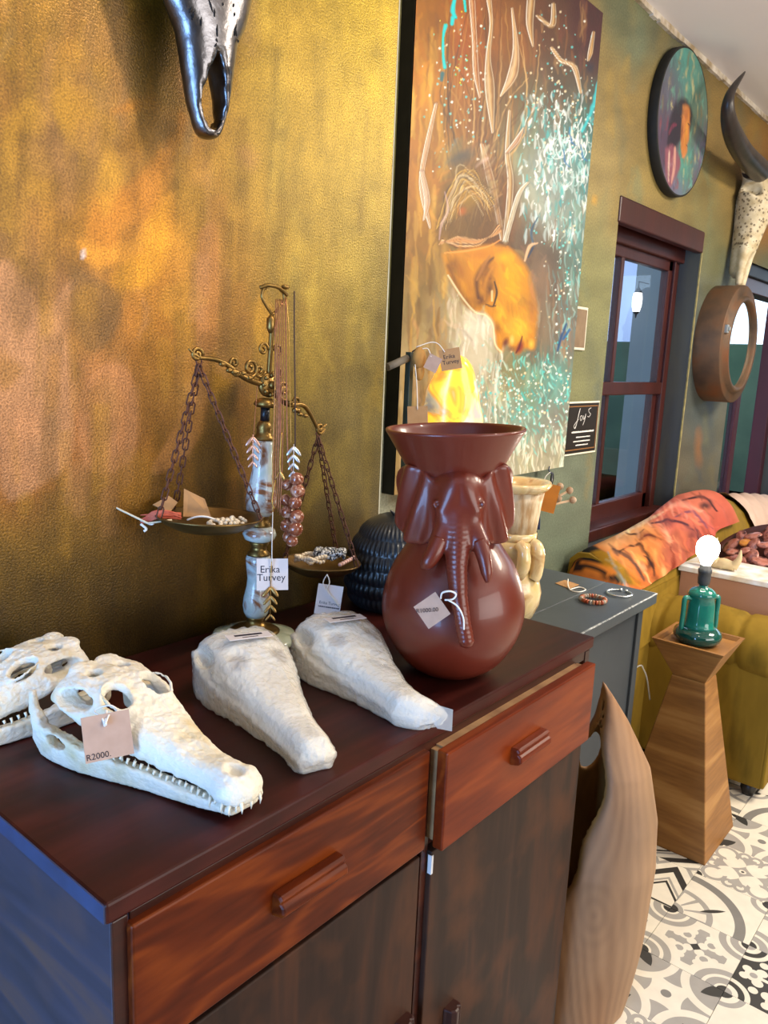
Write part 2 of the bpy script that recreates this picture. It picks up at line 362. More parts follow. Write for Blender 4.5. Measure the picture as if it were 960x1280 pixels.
# the large readable patches
pt.poly([(55, 395), (92, 350), (85, 420), (90, 560), (60, 600), (0, 610), (-10, 360), (20, 330)], '#c99a68', .77, 4.2)
pt.poly([(95, 500), (130, 455), (165, 470), (170, 560), (140, 590), (105, 580)], '#cf965a', .77, 3.0)
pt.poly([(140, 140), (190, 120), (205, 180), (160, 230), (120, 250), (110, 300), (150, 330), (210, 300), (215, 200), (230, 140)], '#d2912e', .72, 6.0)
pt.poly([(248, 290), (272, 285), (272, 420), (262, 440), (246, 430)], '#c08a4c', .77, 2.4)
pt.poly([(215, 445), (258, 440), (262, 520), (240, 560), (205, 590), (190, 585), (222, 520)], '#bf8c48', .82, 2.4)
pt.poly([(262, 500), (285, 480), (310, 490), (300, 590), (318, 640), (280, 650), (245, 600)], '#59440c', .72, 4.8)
pt.poly([(160, 20), (205, 10), (215, 90), (225, 160), (190, 180), (165, 110)], '#6f5510', .72, 8.4)  # cast shadow of the metal skull, put into the wall colour
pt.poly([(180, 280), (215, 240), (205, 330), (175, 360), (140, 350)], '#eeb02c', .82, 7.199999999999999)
pt.poly([(95, 300), (140, 310), (150, 300), (180, 315), (120, 335)], '#e8a838', .82, 3.5999999999999996)
pt.poly([(88, 330), (150, 370), (140, 420), (112, 440), (92, 400)], '#8f6f3c', .72, 3.5999999999999996)
pt.stroke([(102, 314), (106, 321)], [2.2, 2.2], '#e8e4dc', 1.0, 0.5)
for i in range(70):
    x = random.uniform(-10, 330); y = random.uniform(20, 640); w = random.uniform(8, 30); h = random.uniform(14, 60)
    P_ = [(x+w*math.cos(a)*random.uniform(.5, 1.2), y+h*math.sin(a)*random.uniform(.6, 1.2)) for a in np.linspace(0, 5.4, 7)]
    pt.poly(P_, random.choice(['#c89a30', '#8a6a1c', '#b8863a', '#d8aa34', '#7a5c14', '#c2945c', '#9c7426']), random.uniform(.15, .45), random.uniform(2, 8))
for i in range(46):
    x = random.uniform(-10, 470); y = random.uniform(0, 600); w = random.uniform(5, 24); h = random.uniform(50, 200); d_ = random.uniform(-10, 6)
    pt.poly([(x, y), (x+w, y+random.uniform(-6, 6)), (x+w+d_*.6, y+h*.5), (x+w+d_, y+h), (x+d_, y+h+random.uniform(-14, 14)), (x+d_*.4, y+h*.4)], random.choice(['#c89a30', '#8a6a1c', '#b8863a', '#d8aa34', '#7a5c14', '#c2945c', '#6e5414'] if x < 320 else ['#b9a544', '#a08a3a', '#8a7c3c', '#7a6a2c']), random.uniform(.2, .42), random.uniform(1.2, 4), False)
n1 = fbm(Q, 0.03, 5, 4); pt.C *= (1+0.25*n1)[:, None]; n2_ = fbm(Q*np.array([1, .25]), .12, 6, 3); pt.C *= (1+0.2*n2_)[:, None]
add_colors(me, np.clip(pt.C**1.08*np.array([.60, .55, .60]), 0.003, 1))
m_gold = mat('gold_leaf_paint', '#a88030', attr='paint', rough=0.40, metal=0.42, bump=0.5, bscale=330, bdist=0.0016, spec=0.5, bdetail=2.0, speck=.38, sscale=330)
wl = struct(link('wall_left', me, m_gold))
m_plain = mat('olive_plaster', '#7d7344', '#6a6a48', 2.5, rough=0.75, bump=0.2, bscale=80)
MB().box(-2.3, XG, YG+0.001, 1.32, 0, ZC).build('wall_backing', m_plain, wl)
MB().box(-2.3, -0.3, YG, YG+0.0012, 0, ZC).box(-0.3, XG, YG, YG+0.0012, 0, 0.7).build('wall_panel', m_plain, wl)
m_edge = mat('bare_plaster_edge', '#b9b6a4', '#8f8c74', 12, rough=0.8)
MB().box(XG-0.003, XG+0.0006, YG-0.0004, YR, 0, ZC).build('corner_edge', m_edge, wl)
# --- recessed green and ochre wall with window and door openings
STEP = 0.0135
me = grid_wall('wall_back', XG, 6.2, 0.0, ZC, YR, STEP, [(WX0, WX1, WZ0, WZ1), (DX0, DX1, -1, DZ1)])
V = np.zeros(len(me.vertices)*3, np.float32); me.vertices.foreach_get('co', V); V = V.reshape(-1, 3); Q = project_n(V)
pt = Painter(Q, '#7c7a50')
pt.blobs([(485, 650, 30, 40, '#aeb6a4'), (560, 640, 40, 60, '#98a08c'), (750, 200, 30, 80, '#a8935a'), (790, 140, 30, 60, '#a0864a'), (795, 40, 20, 40, '#7f8460'), (840, 40, 30, 30, '#86805a'), (800, 220, 20, 30, '#a48c4c'), (740, 330, 20, 60, '#93905c'),
          (735, 460, 20, 60, '#8a8a5e'), (715, 600, 30, 40, '#6f7864'), (690, 660, 30, 40, '#6a7460'), (880, 260, 20, 40, '#8c7c48'), (900, 200, 20, 60, '#9a8048'), (930, 160, 30, 30, '#a5823e'), (950, 190, 20, 40, '#b07a3a'), (888, 320, 12, 60, '#7c7c54'),
          (885, 420, 16, 60, '#5c645e'), (880, 520, 16, 50, '#555c58'), (868, 600, 18, 50, '#6c6450'), (895, 560, 10, 50, '#75705a')])
for i in range(120):
    x = random.uniform(690, 960); y = random.uniform(0, 690); l = random.uniform(20, 90); w = random.uniform(3, 11)
    c = random.choice(['#a58c48', '#7f8a66', '#8c8a5c', '#b59648', '#6f7a64'] if y < 380 else ['#5f6a66', '#4a5560', '#7c7a5a', '#6b7060', '#8a7a4c'])
    pt.stroke([(x, y-l/2), (x+random.uniform(-5, 5), y), (x+random.uniform(-7, 7), y+l/2)], [w*.5, w, w*.6], c, random.uniform(0.15, 0.5), 0.9, 3)
pt.blob(873, 560, 7, 30, '#a8703c', 0.8, 0.9, 0.5); pt.blob(887, 500, 6, 60, '#46505c', 0.7, 0.9, 0.5); pt.blob(797, 60, 14, 70, '#7d8c70', 0.6, 0.9, 0.6); pt.blob(743, 250, 5, 8, '#d0a040', 0.8, 0.6)
add_colors(me, np.clip(pt.C*.66*(1+0.3*fbm(Q, 0.05, 8, 3))[:, None], 0.004, 1))
m_back = mat('brushed_green_ochre_paint', '#7c7a50', attr='paint', rough=0.6, metal=0.1, bump=0.4, bscale=70, bdist=0.002, speck=.2, sscale=160)
wb = struct(link('wall_back', me, m_back))
TH = 0.14
b = MB().box(XG, WX0, YR+.001, YR+TH, 0, ZC).box(WX1, DX0, YR+.001, YR+TH, 0, ZC).box(DX1, 6.3, YR+.001, YR+TH, 0, ZC)
b.box(WX0, WX1, YR+.001, YR+TH, 0, WZ0).box(WX0, WX1, YR+.001, YR+TH, WZ1, ZC).box(DX0, DX1, YR+.001, YR+TH, DZ1, ZC)
m_reveal = mat('slate_reveal_paint', '#34393d', '#5c5a46', 5, stretch=(1, 1, .25), rough=0.6, c3='#40454a', bump=.3, bscale=60)
b.build('wall_backing', m_reveal, wb)
m_cream_edge = mat('worn_gold_edge', '#a89a60', '#6a6448', 30, rough=.7)
MB().box(WX1-.001, WX1+.009, YR-.0015, YR+.004, WZ0, WZ1).build('reveal_edge', m_cream_edge, wb)
# --- other walls of the room, behind the camera
m_room = mat('warm_plaster', '#8f7f5c', '#7c7050', 1.5, rough=0.85)
struct(MB().box(-2.3, 6.3, -3.62, -3.5, 0, ZC).build('wall_front', m_room))
struct(MB().box(-2.42, -2.3, -3.62, 1.32, 0, ZC).build('wall_side', m_room))
struct(MB().box(6.2, 6.32, -3.62, -1.2, 0, ZC).box(6.2, 6.32, 1.0, 1.34, 0, ZC).box(6.2, 6.32, -1.2, 1.0, 0, .75).box(6.2, 6.32, -1.2, 1.0, 2.15, ZC).build('wall_right', m_room))
m_gard = mat('garden_green', '#4c6a3c', '#7c8c5c', 2, rough=.9); struct(MB().box(6.4, 16, -8, 8, -.06, 0).build('floor_garden', m_gard)); struct(MB().box(10, 10.3, -8, 8, 0, 1.75).build('wall_garden', mat('garden_wall', '#5c7058', '#33463a', 1.2, rough=.9)))
m_ceil = mat('ceiling_paint', '#efe6df', '#e8ddd4', 1.2, rough=0.9)
struct(MB().box(-2.4, 6.3, -3.62, 1.34, ZC, ZC+.08).build('ceiling', m_ceil))
m_trim = mat('cracked_white_plaster', '#d8cdbc', '#a08a68', 14, stretch=(1, 1, 1), rough=.85, contrast=.12, bump=.6, bscale=40)
b = MB(); random.seed(3); x = XG
while x < 6.2:
    l = random.uniform(.02, .09); b.box(x, min(6.2, x+l), YR-.012-random.uniform(0, .003), YR+.001, ZC-.016-random.uniform(0, .007), ZC); x += l
struct(b.build('trim_1', m_trim))
# --- window: dark red timber, two sashes, one glazing bar
m_maroon = mat('dark_red_timber_paint', '#431a15', '#2f110e', 9, stretch=(1, 1, .2), rough=.38, spec=.5, bump=.15, bscale=50)
m_glass = mat('window_glass', '#dfe6ee', rough=.02, trans=1.0, ior=1.12, spec=.5)
w1 = bpy.data.objects.new('window_1', None); COL.objects.link(w1); struct(w1); w1.location = (WX0, YR+.086, WZ0)
W, H = WX1-WX0, WZ1-WZ0
MB().box(-.0, .055, 0, .05, 0, H).build('jamb', m_maroon, w1, bevel=.004); MB().box(W-.065, W-.001, 0, .05, 0, H).box(W-.078, W-.062, -.012, .03, 0, H).build('jamb', m_maroon, w1, bevel=.004)
MB().box(0, W, -.085, .05, H-.052, H-.001).box(0, W, -.092, -.06, H-.085, H-.001).box(.0, W, -.02, .05, H-.125, H-.05).build('head', m_maroon, w1, bevel=.005)
MB().box(0, W, -.06, .05, .001, .05).build('sill', m_maroon, w1, bevel=.006)
zm = onY(800, 487, YR+.086).z-WZ0
xm = onY(781, 305, YR+.09).x-WX0
s = MB().box(.05, .10, .0, .035, zm, H-.12).box(W-.115, W-.065, .0, .035, zm, H-.12).box(.05, W-.065, 0, .035, H-.165, H-.12).box(.05, W-.065, -.008, .035, zm-.02, zm+.03)
us = s.build('sash', m_maroon, w1, bevel=.004); MB().box(xm-.014, xm+.014, .002, .032, zm+.02, H-.16).build('glazing_bar', m_maroon, us, bevel=.003)
s = MB().box(.05, .10, .012, .047, .04, zm).box(W-.115, W-.065, .012, .047, .04, zm).box(.05, W-.065, .012, .047, .04, .115)
ls = s.build('sash', m_maroon, w1, bevel=.004); MB().box(xm-.014, xm+.014, .014, .044, .1, zm).build('glazing_bar', m_maroon, ls, bevel=.003)
for sash, z0, z1, yy in ((us, zm+.02, H-.15, .016), (ls, .1, zm-.01, .03)):
    for xa, xb in ((.09, xm), (xm, W-.1)): MB().box(xa, xb, yy, yy+.003, z0, z1).build('pane', m_glass, sash)
# --- door opening with a dark red glazed door standing ajar
m_purple = mat('aubergine_door_paint', '#4a1c2c', '#35131f', 6, stretch=(1, 1, .3), rough=.4)
d1 = bpy.data.objects.new('door_1', None); COL.objects.link(d1); struct(d1); d1.location = (DX0, YR, 0)
DW = DX1-DX0
MB().box(.0, .07, .05, .13, 0, DZ1).build('jamb', m_purple, d1, bevel=.004); MB().box(DW-.07, DW, .05, .13, 0, DZ1).build('jamb', m_purple, d1, bevel=.004)
m_slate = mat('slate_lintel', '#343a46', '#262a34', 8, rough=.5)
MB().box(0, DW, .02, .13, DZ1-.06, DZ1-.001).build('lintel', m_slate, d1, bevel=.004); MB().box(0, DW, .04, .13, DZ1-.13, DZ1-.06).build('head', m_maroon, d1, bevel=.004)
lf = MB().box(.07, .17, .07, .11, .02, DZ1-.14).box(.40, .47, .07, .11, .02, DZ1-.14).box(.17, .40, .07, .11, .02, .62).box(.17, .40, .07, .11, 1.70, DZ1-.14).build('door_leaf', m_purple, d1, bevel=.004)
MB().box(.17, .40, .088, .092, .62, 1.70).build('pane', m_glass, lf)
m_pic = mat('small_print', '#b9a9a4', '#5c4650', 40, rough=.6); m_white = mat('white_card', '#e9e6e2', rough=.6)
for z0, z1 in ((.93, 1.10), (.84, .90)):
    q = MB().box(.085, .155, .066, .0705, z0, z1).build('pinned_print', m_white, lf); MB().box(.093, .147, .0648, .0662, z0+.008, z1-.008).build('print_image', m_pic, q)
# --- beyond the openings: porch with a pale wall, pillar, lantern
m_porch = mat('porch_wall', '#aeb4d8', '#c6cfe6', 1.5, rough=.9); m_pfloor = mat('porch_floor', '#8d8f96', '#6d6f74', 3, rough=.9); m_grey = mat('grey_render', '#7d8486', '#727a7c', 3, rough=.9)
struct(MB().box(2.0, 12.0, 4.6, 4.7, 0, 3.6).build('wall_porch', m_porch)); struct(MB().box(1.4, 12.0, YR+TH+.001, 4.7, -.06, 0).build('floor_porch', m_pfloor))
# ================================================================== FLOOR: patterned cement tiles
m_grout = mat('grout', '#5a564f', rough=.9)
fl = struct(MB().box(-2.4, 6.3, -3.62, 1.34, -.08, -.004).build('floor', m_grout))
class Ex:
    """shader arithmetic"""
    def __init__(s, nt, v): s.nt = nt; s.v = v
    def _n(s, op, *a):
        n = s.nt.nodes.new('ShaderNodeMath'); n.operation = op
        for i, x in enumerate(a):
            x = x.v if isinstance(x, Ex) else x
            if isinstance(x, (int, float)): n.inputs[i].default_value = x
            else: s.nt.links.new(x, n.inputs[i])
        return Ex(s.nt, n.outputs[0])
    def __add__(s, o): return s._n('ADD', s, o)
    def __sub__(s, o): return s._n('SUBTRACT', s, o)
    def __rsub__(s, o): return s._n('SUBTRACT', o, s)
    def __mul__(s, o): return s._n('MULTIPLY', s, o)
    __radd__ = __add__; __rmul__ = __mul__
    def abs(s): return s._n('ABSOLUTE', s)
    def gt(s, o): return s._n('GREATER_THAN', s, o)
    def lt(s, o): return s._n('LESS_THAN', s, o)
    def cos(s): return s._n('COSINE', s)
    def sqrt(s): return s._n('SQRT', s)
    def mn(s, o): return s._n('MINIMUM', s, o)
    def mx(s, o): return s._n('MAXIMUM', s, o)
    def pp(s, o): return s._n('PINGPONG', s, o)
    def at2(s, o): return s._n('ARCTAN2', s, o)
def tile_mat(name, fn):
    m = bpy.data.materials.new(name); m.use_nodes = True; N, K = nodes_of(m); nt = m.node_tree; b = N['Principled BSDF']
    tc = N.new('ShaderNodeTexCoord'); sp = N.new('ShaderNodeSeparateXYZ'); K.new(tc.outputs['Object'], sp.inputs[0])
    x = Ex(nt, sp.outputs[0])*10.0; y = Ex(nt, sp.outputs[1])*10.0        # -1..1 across the tile
    base, layers = fn(x, y)
    cur = None
    for c, msk in layers:
        mx = N.new('ShaderNodeMix'); mx.data_type = 'RGBA'; K.new(msk.v, mx.inputs[0])
        if cur is None: mx.inputs[6].default_value = L4(base)
        else: K.new(cur, mx.inputs[6])
        mx.inputs[7].default_value = L4(c); cur = mx.outputs[2]
    nz = N.new('ShaderNodeTexNoise'); nz.inputs['Scale'].default_value = 25; K.new(tc.outputs['Object'], nz.inputs['Vector'])
    mr = N.new('ShaderNodeMapRange'); mr.inputs['To Min'].default_value = .82; mr.inputs['To Max'].default_value = 1.08; K.new(nz.outputs[0], mr.inputs[0])
    mm = N.new('ShaderNodeMix'); mm.data_type = 'RGBA'; mm.blend_type = 'MULTIPLY'; mm.inputs[0].default_value = 1; K.new(cur, mm.inputs[6]); K.new(mr.outputs[0], mm.inputs[7])
    K.new(mm.outputs[2], b.inputs['Base Color']); b.inputs['Roughness'].default_value = .42
    return m
CR, GR, MG, BK = '#e6dcc8', '#a39d94', '#7f7b74', '#34322f'
def dist(x, y, a, b): dx = x-a; dy = y-b; return (dx*dx+dy*dy).sqrt()
def ring(d, r, w): return (d-r).abs().lt(w)
def lens(x, y, ax, ay, bx, by, r): return dist(x, y, ax, ay).lt(r)*dist(x, y, bx, by).lt(r)
def t_petal(x, y):
    u = x.abs(); v = y.abs()
    d = dist(u, v, 1, 1)
    star = dist(u, v, 1.0, .0).gt(.62)*dist(u, v, 0., 1.).gt(.62)*dist(x, y, 0, 0).lt(.62)
    return GR, [(CR, ring(d, .86, .10)), (MG, d.lt(.3)), (CR, star), (BK, lens(u, v, 1.25, .55, .55, 1.25, .66)*1.0), (MG, dist(x, y, 0, 0).lt(.12))]
def t_zig(x, y):
    t = (y+1.0).pp(.5); s = x-t*1.3
    return CR, [(GR, (s-.72).abs().lt(.10)), (BK, (s-.10).abs().lt(.17)), (BK, (s+.62).abs().lt(.06)), (GR, (s+.42).abs().lt(.06)), (BK, (x+.95).abs().lt(.035))]
def t_scroll(x, y):
    u = x.abs(); v = y.abs(); d = dist(x, y, 0, 0); mxx = u.mx(v); mnn = u.mn(v)
    arm = mnn.lt(.10+.10*((mxx*9.0).cos()))*mxx.lt(.78)*mxx.gt(.12)
    return CR, [(GR, ring(dist(u, v, .62, .62), .30, .055)*dist(u, v, .42, .42).gt(.16)), (GR, arm), (GR, ring(dist(mxx, mnn, .80, .16), .15, .05)), (CR, d.lt(.16)), (GR, ring(d, .13, .03)), (BK, d.lt(.045)), (BK, dist(u, v, 1, 1).lt(.17)), (GR, ring(dist(u, v, 1, 1), .25, .035))]
def t_rings(x, y):
    u = x.abs(); v = y.abs(); d = dist(x+1.0, y+1.0, 0, 0); e = dist(x, y, 1., 1.); a = (y+1.0).at2(x+1.0)
    spokes = (a*12.0).cos().gt(.72)*d.gt(.35)*d.lt(.95)
    c = dist(x, y, .35, .35)
    return CR, [(MG, ring(d, 1.72, .13)), (GR, ring(d, .98, .08)), (GR, spokes), (GR, d.lt(.33)), (BK, d.lt(.2)), (BK, lens(x, y, .55, -1.05, -.75, .35, 1.02)), (GR, ring(e, .42, .07)), (BK, e.lt(.2))]
def t_lily(x, y):
    u = x.abs(); v = y.abs(); d = dist(x, y, 0, 0); mxx = u.mx(v); mnn = u.mn(v)
    fl = dist(mxx, mnn, .62, 0).lt(.2)+dist(mxx, mnn, .48, .2).lt(.13)+mnn.lt(.05)*mxx.lt(.8)+dist(mxx, mnn, .80, .14).lt(.11)
    return BK, [(CR, fl.gt(.5)), (GR, dist(mxx, mnn, .62, 0).lt(.09)), (CR, ring(dist(u, v, 1, 1), .5, .06)), (CR, dist(u, v, 1, 1).lt(.3)), (GR, dist(u, v, 1, 1).lt(.17)), (CR, dist(u, v, .5, .5).lt(.11))]
def t_cross(x, y):
    u = x.abs(); v = y.abs(); d = dist(x, y, 0, 0); k = dist(u, v, 1, 1)
    hook = dist(u, v, .34, .34).lt(.22)*dist(u, v, .30, .30).gt(.10)+dist(u, v, .52, .20).lt(.10)+dist(u, v, .20, .52).lt(.10)+dist(u, v, .14, .14).lt(.12)
    return CR, [(GR, d.lt(.74)), (CR, hook.gt(.5)), (BK, (u+v).lt(.14)), (CR, k.lt(.92)), (GR, ring(k, .62, .09)), (CR, k.lt(.5)), (GR, ring(k, .34, .10)), (BK, k.lt(.18))]
TM = [tile_mat('cement_tile_'+n, f) for n, f in (('petal', t_petal), ('zigzag', t_zig), ('scroll', t_scroll), ('rings', t_rings), ('lily', t_lily), ('cross', t_cross))]
TX0, TY0, TS = 1.762, .364, .2
tmesh = []
for m in TM:
    o = MB().box(-TS/2+.0006, TS/2-.0006, -TS/2+.0006, TS/2-.0006, -.010, 0).build('tile', m); tmesh.append(o.data); bpy.data.objects.remove(o)
layout = {(0, 0): 5, (1, 0): 3, (0, -1): 4, (-1, 0): 0, (-1, -1): 3, (1, -1): 5, (1, 1): 1, (2, 0): 2, (2, -1): 4, (2, 1): 1, (3, 0): 0, (3, -1): 2, (3, 1): 5, (4, 0): 3, (4, -1): 0, (0, 1): 5, (-1, 1): 2}
for i in range(-3, 8):
    for j in range(-6, 3):
        xa, ya = TX0+i*TS, TY0+j*TS
        if xa < 1.36 or ya+TS > .80: continue
        k = layout.get((i, j), (i*5+j*3+i*j) % 6)
        link('tile', tmesh[k], None, fl, (xa+TS/2, ya+TS/2, 0), (0, 0, math.pi/2*((i*3+j*5) % 4)))
MB().box(-2.4, 1.362, -3.62, 1.19, -.004, 0).box(1.362, 6.2, .764, 1.19, -.004, 0).box(1.362, 6.2, -3.62, -.836, -.004, 0).box(3.362, 6.2, -.836, .764, -.004, 0).build('tile_field', mat('far_tiles', '#d8cebb', '#4a4743', 14, rough=.5, contrast=.04), fl)
# ================================================================== FURNITURE
def wood(name, c1, c2, c3, axis='x', sc=14, rough=.35, coat=.15, ringy=6.0, bump=.12, wear=None, rot=0.0, off=(0, 0, 0), spec=.3):
    m = bpy.data.materials.new(name); m.use_nodes = True; N, K = nodes_of(m); b = N['Principled BSDF']
    tc = N.new('ShaderNodeTexCoord'); mp = N.new('ShaderNodeMapping'); K.new(tc.outputs['Object'], mp.inputs[0])
    mp.inputs['Scale'].default_value = {'x': (.12, 1, 1), 'y': (1, .12, 1), 'z': (1, 1, .12), 'h': (.10, .10, 1)}[axis]; mp.inputs['Rotation'].default_value = (0, 0, rot); mp.inputs['Location'].default_value = off
    n1 = N.new('ShaderNodeTexNoise'); n1.inputs['Scale'].default_value = sc; n1.inputs['Detail'].default_value = 3; n1.inputs['Distortion'].default_value = 1.2; K.new(mp.outputs[0], n1.inputs[0])
    n2 = N.new('ShaderNodeTexNoise'); n2.inputs['Scale'].default_value = sc*14; n2.inputs['Detail'].default_value = 5; K.new(mp.outputs[0], n2.inputs[0])
    e = Ex(m.node_tree, n1.outputs[0]); g = ((e*ringy*6.283).cos()*.5+.5)*.45+Ex(m.node_tree, n2.outputs[0])*.55
    r = N.new('ShaderNodeValToRGB'); el = r.color_ramp.elements; el[0].position = .15; el[1].position = .85; el[0].color = L4(c1); el[1].color = L4(c3); x = el.new(.5); x.color = L4(c2)
    K.new(g.v, r.inputs[0]); out = r.outputs[0]
    if wear:
        n3 = N.new('ShaderNodeTexNoise'); n3.inputs['Scale'].default_value = 9; n3.inputs['Detail'].default_value = 6; K.new(tc.outputs['Object'], n3.inputs[0])
        r3 = N.new('ShaderNodeMapRange'); r3.inputs['From Min'].default_value = .5; r3.inputs['From Max'].default_value = .72; K.new(n3.outputs[0], r3.inputs[0])
        mx = N.new('ShaderNodeMix'); mx.data_type = 'RGBA'; K.new(r3.outputs[0], mx.inputs[0]); K.new(out, mx.inputs[6]); mx.inputs[7].default_value = L4(wear); out = mx.outputs[2]
    K.new(out, b.inputs['Base Color']); b.inputs['Roughness'].default_value = rough; b.inputs['Specular IOR Level'].default_value = spec; b.inputs['Coat Weight'].default_value = coat; b.inputs['Coat Roughness'].default_value = .2
    bp = N.new('ShaderNodeBump'); bp.inputs['Strength'].default_value = bump; bp.inputs['Distance'].default_value = .001; K.new(g.v, bp.inputs['Height']); K.new(bp.outputs[0], b.inputs['Normal'])
    return m
m_top = wood('mahogany_stained_top', '#260a07', '#38110d', '#481c15', 'x', 6, .38, .0, 3, wear='#2a0f0b', spec=.22)
m_frame = wood('mahogany_frame', '#2c110b', '#3c190f', '#4c2315', 'x', 8, .36, .15, 3)
m_side = wood('blue_lit_worn_side', '#26283c', '#32334a', '#57403c', 'y', 7, .34, .25, 3, wear='#4a3a42', spec=.5)  # blue daylight put into the base colour, over brown wear
m_drawer = wood('red_pine_drawer', '#421505', '#5b2208', '#76340d', 'x', 9, .36, .0, 7, spec=.16)
m_drawer2 = wood('red_cedar_drawer', '#5a1c06', '#70290a', '#843910', 'x', 9, .36, .0, 4, spec=.16, off=(3, 1, 0))
m_doorw = wood('dark_brown_door', '#241711', '#322018', '#46291a', 'z', 7, .5, .0, 3, wear='#4c2c1a', spec=.2)
m_raw = mat('raw_drawer_wood', '#b58a5a', '#7c5436', 30, stretch=(1, .2, 1), rough=.7)
m_dark = mat('dark_gap', '#140a08', rough=.9)
SX, SY, SZ = .334, .585, .92; SW, SD = 1.0135, .511
sb = thing('sideboard', 'dark mahogany sideboard with two red-brown drawers and dark doors against the gold wall', 'sideboard', (SX, SY, 0))
MB().box(0, SW, 0, SD, SZ-.022, SZ).build('top', m_top, sb, bevel=.003)
MB().box(-.0012, .0004, .002, SD-.002, SZ-.0205, SZ-.0015).build('lit_edge_strip', mat('blue_lit_edge', '#34456c', '#2a3350', 20, rough=.35), sb)  # added strip: blue daylight on the slab's left edge, as colour
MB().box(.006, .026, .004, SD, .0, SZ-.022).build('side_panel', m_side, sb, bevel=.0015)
MB().box(SW-.03, SW-.01, .004, SD, .0, SZ-.022).build('side_panel', m_frame, sb, bevel=.0015)
MB().box(.026, SW-.03, SD-.012, SD-.004, .05, SZ-.022).build('back_panel', m_dark, sb)
b = MB().box(.026, SW-.03, .003, .03, SZ-.040, SZ-.022).box(.494, .510, .003, .03, .06, SZ-.04).box(.026, SW-.03, .010, .03, .715, .735).box(.0065, .024, .002, .03, 0, SZ-.023).box(SW-.029, SW-.0105, .002, .03, 0, SZ-.023).box(.026, SW-.03, .01, .04, 0, .07)
b.build('front_frame', m_frame, sb, bevel=.0015)
for z_ in (.05, .70): MB().box(.026, SW-.03, .06, SD-.02, z_, z_+.01).build('shelf', m_dark, sb)
hprof = [(-.004, 0), (.003, -.012), (.011, -.014), (.014, -.004), (.011, .004), (.004, .0045), (.0, .013), (-.010, .015), (-.015, .006), (-.012, 0)]
def handle(parent, cx, cz, y, L, m, vertical=False):
    """moulded wooden bar pull: profile swept along its length"""
    b = MB(); n = len(hprof); vs = []
    pr = [(.0, .017), (-.012, .017), (-.016, .013), (-.014, .008), (-.019, .004), (-.020, -.004), (-.014, -.010), (-.006, -.012), (0, -.014)]
    n = len(pr)
    for i, t in enumerate((-.5, -.485, .485, .5)):
        k = .8 if i in (0, 3) else 1
        for (dy, dz) in pr: vs.append((t*L, dy*k, dz*k) if not vertical else (dz*k, dy*k, t*L))
    fs = [(i*n+k, (i+1)*n+k, (i+1)*n+(k+1) % n, i*n+(k+1) % n) for i in range(3) for k in range(n)]
    b.add(vs, fs); b.add(vs[:n], [tuple(range(n))]); b.add(vs[-n:], [tuple(range(n-1, -1, -1))])
    return b.build('handle', m, parent, (cx, y, cz), bevel=.0012)
yl = .578-SY
dl = MB().box(.356-SX, .823-SX, yl, yl+.02, .7365, .8885).build('drawer', m_drawer, sb, bevel=.0025)
pL = onY(398, 1108, .560); handle(dl, pL.x-SX-.002, pL.z-.004, yl, .106, m_drawer)
yr_ = .556-SY
dr = MB().box(.833-SX, 1.299-SX, yr_, yr_+.018, .7375, .8885).build('drawer', m_drawer2, sb, bevel=.0025)
MB().box(.838-SX, .852-SX, yr_+.018, yr_+.40, .745, .883).box(1.276-SX, 1.288-SX, yr_+.018, yr_+.40, .745, .883).box(.85-SX, 1.276-SX, yr_+.38, yr_+.39, .745, .883).box(.85-SX, 1.276-SX, yr_+.018, yr_+.034, .745, .8855).build('drawer_box', m_raw, dr)
pR = onY(669, 936, .540); handle(dr, pR.x-SX, pR.z-.002, yr_, .098, m_drawer2)
d_l = MB().box(.358-SX, .822-SX, .000, .018, .075, .722).build('door', m_doorw, sb, bevel=.002)
d_r = MB().box(.842-SX, 1.322-SX, -.006, .014, .075, .722).build('door', m_doorw, sb, bevel=.002)
m_chip = mat('chipped_white_primer', '#d6d2d0', rough=.7)
MB().box(.8415-SX, .846-SX, -.0066, 0, .686, .716).build('paint_chip', m_chip, d_r)
p = onY(566, 1262, .57); handle(d_r, p.x-SX, p.z-.05, -.006, .11, m_frame, True)
p = onY(517, 1276, .57); handle(d_l, p.x-SX-.012, p.z-.05, .0, .11, m_frame, True)

# --- grey painted table
m_gtab = mat('slate_grey_paint', '#3e4449', '#474e53', 6, rough=.42, bump=.15, bscale=40); m_gdark = mat('slate_grey_side', '#363b40', '#3d4348', 6, rough=.5, bump=.12, bscale=30)
m_scr = mat('scuffed_edge', '#d6d8d8', '#6a7074', 60, rough=.6, contrast=.2)
TZ = .792; GX0, GX1, GY0, GY1 = 1.372, 2.168, .766, 1.192
gt = thing('side_table', 'slate grey painted wooden table with scuffed white edge right of the sideboard', 'table', (GX0, GY0, 0))
gw, gd = GX1-GX0, GY1-GY0
for y0, y1 in ((0, .1545), (.156, gd)): MB().box(0, gw, y0, y1, TZ-.03, TZ).build('top_board', m_gtab, gt, bevel=.0025)
b = MB(); random.seed(5); x = .30
while x < gw-.004:
    l = random.uniform(.008, .05); b.box(x, min(x+l, gw-.002), -.0006, .0022+random.uniform(0, .0014), TZ-.0016-random.uniform(0, .001), TZ+.0003); x += l+random.uniform(0, .004)
b.box(.62, .628, -.0008, .005, TZ-.003, TZ+.0004); b.box(gw-.0012, gw+.0005, 0, .05, TZ-.003, TZ+.0003); b.build('scuffed_edge', m_scr, gt)
MB().box(.03, gw-.05, .028, .05, .04, TZ-.03).build('front_panel', m_gdark, gt, bevel=.002); MB().box(gw-.07, gw-.05, .05, gd-.02, .04, TZ-.03).build('side_panel', m_gdark, gt, bevel=.002)
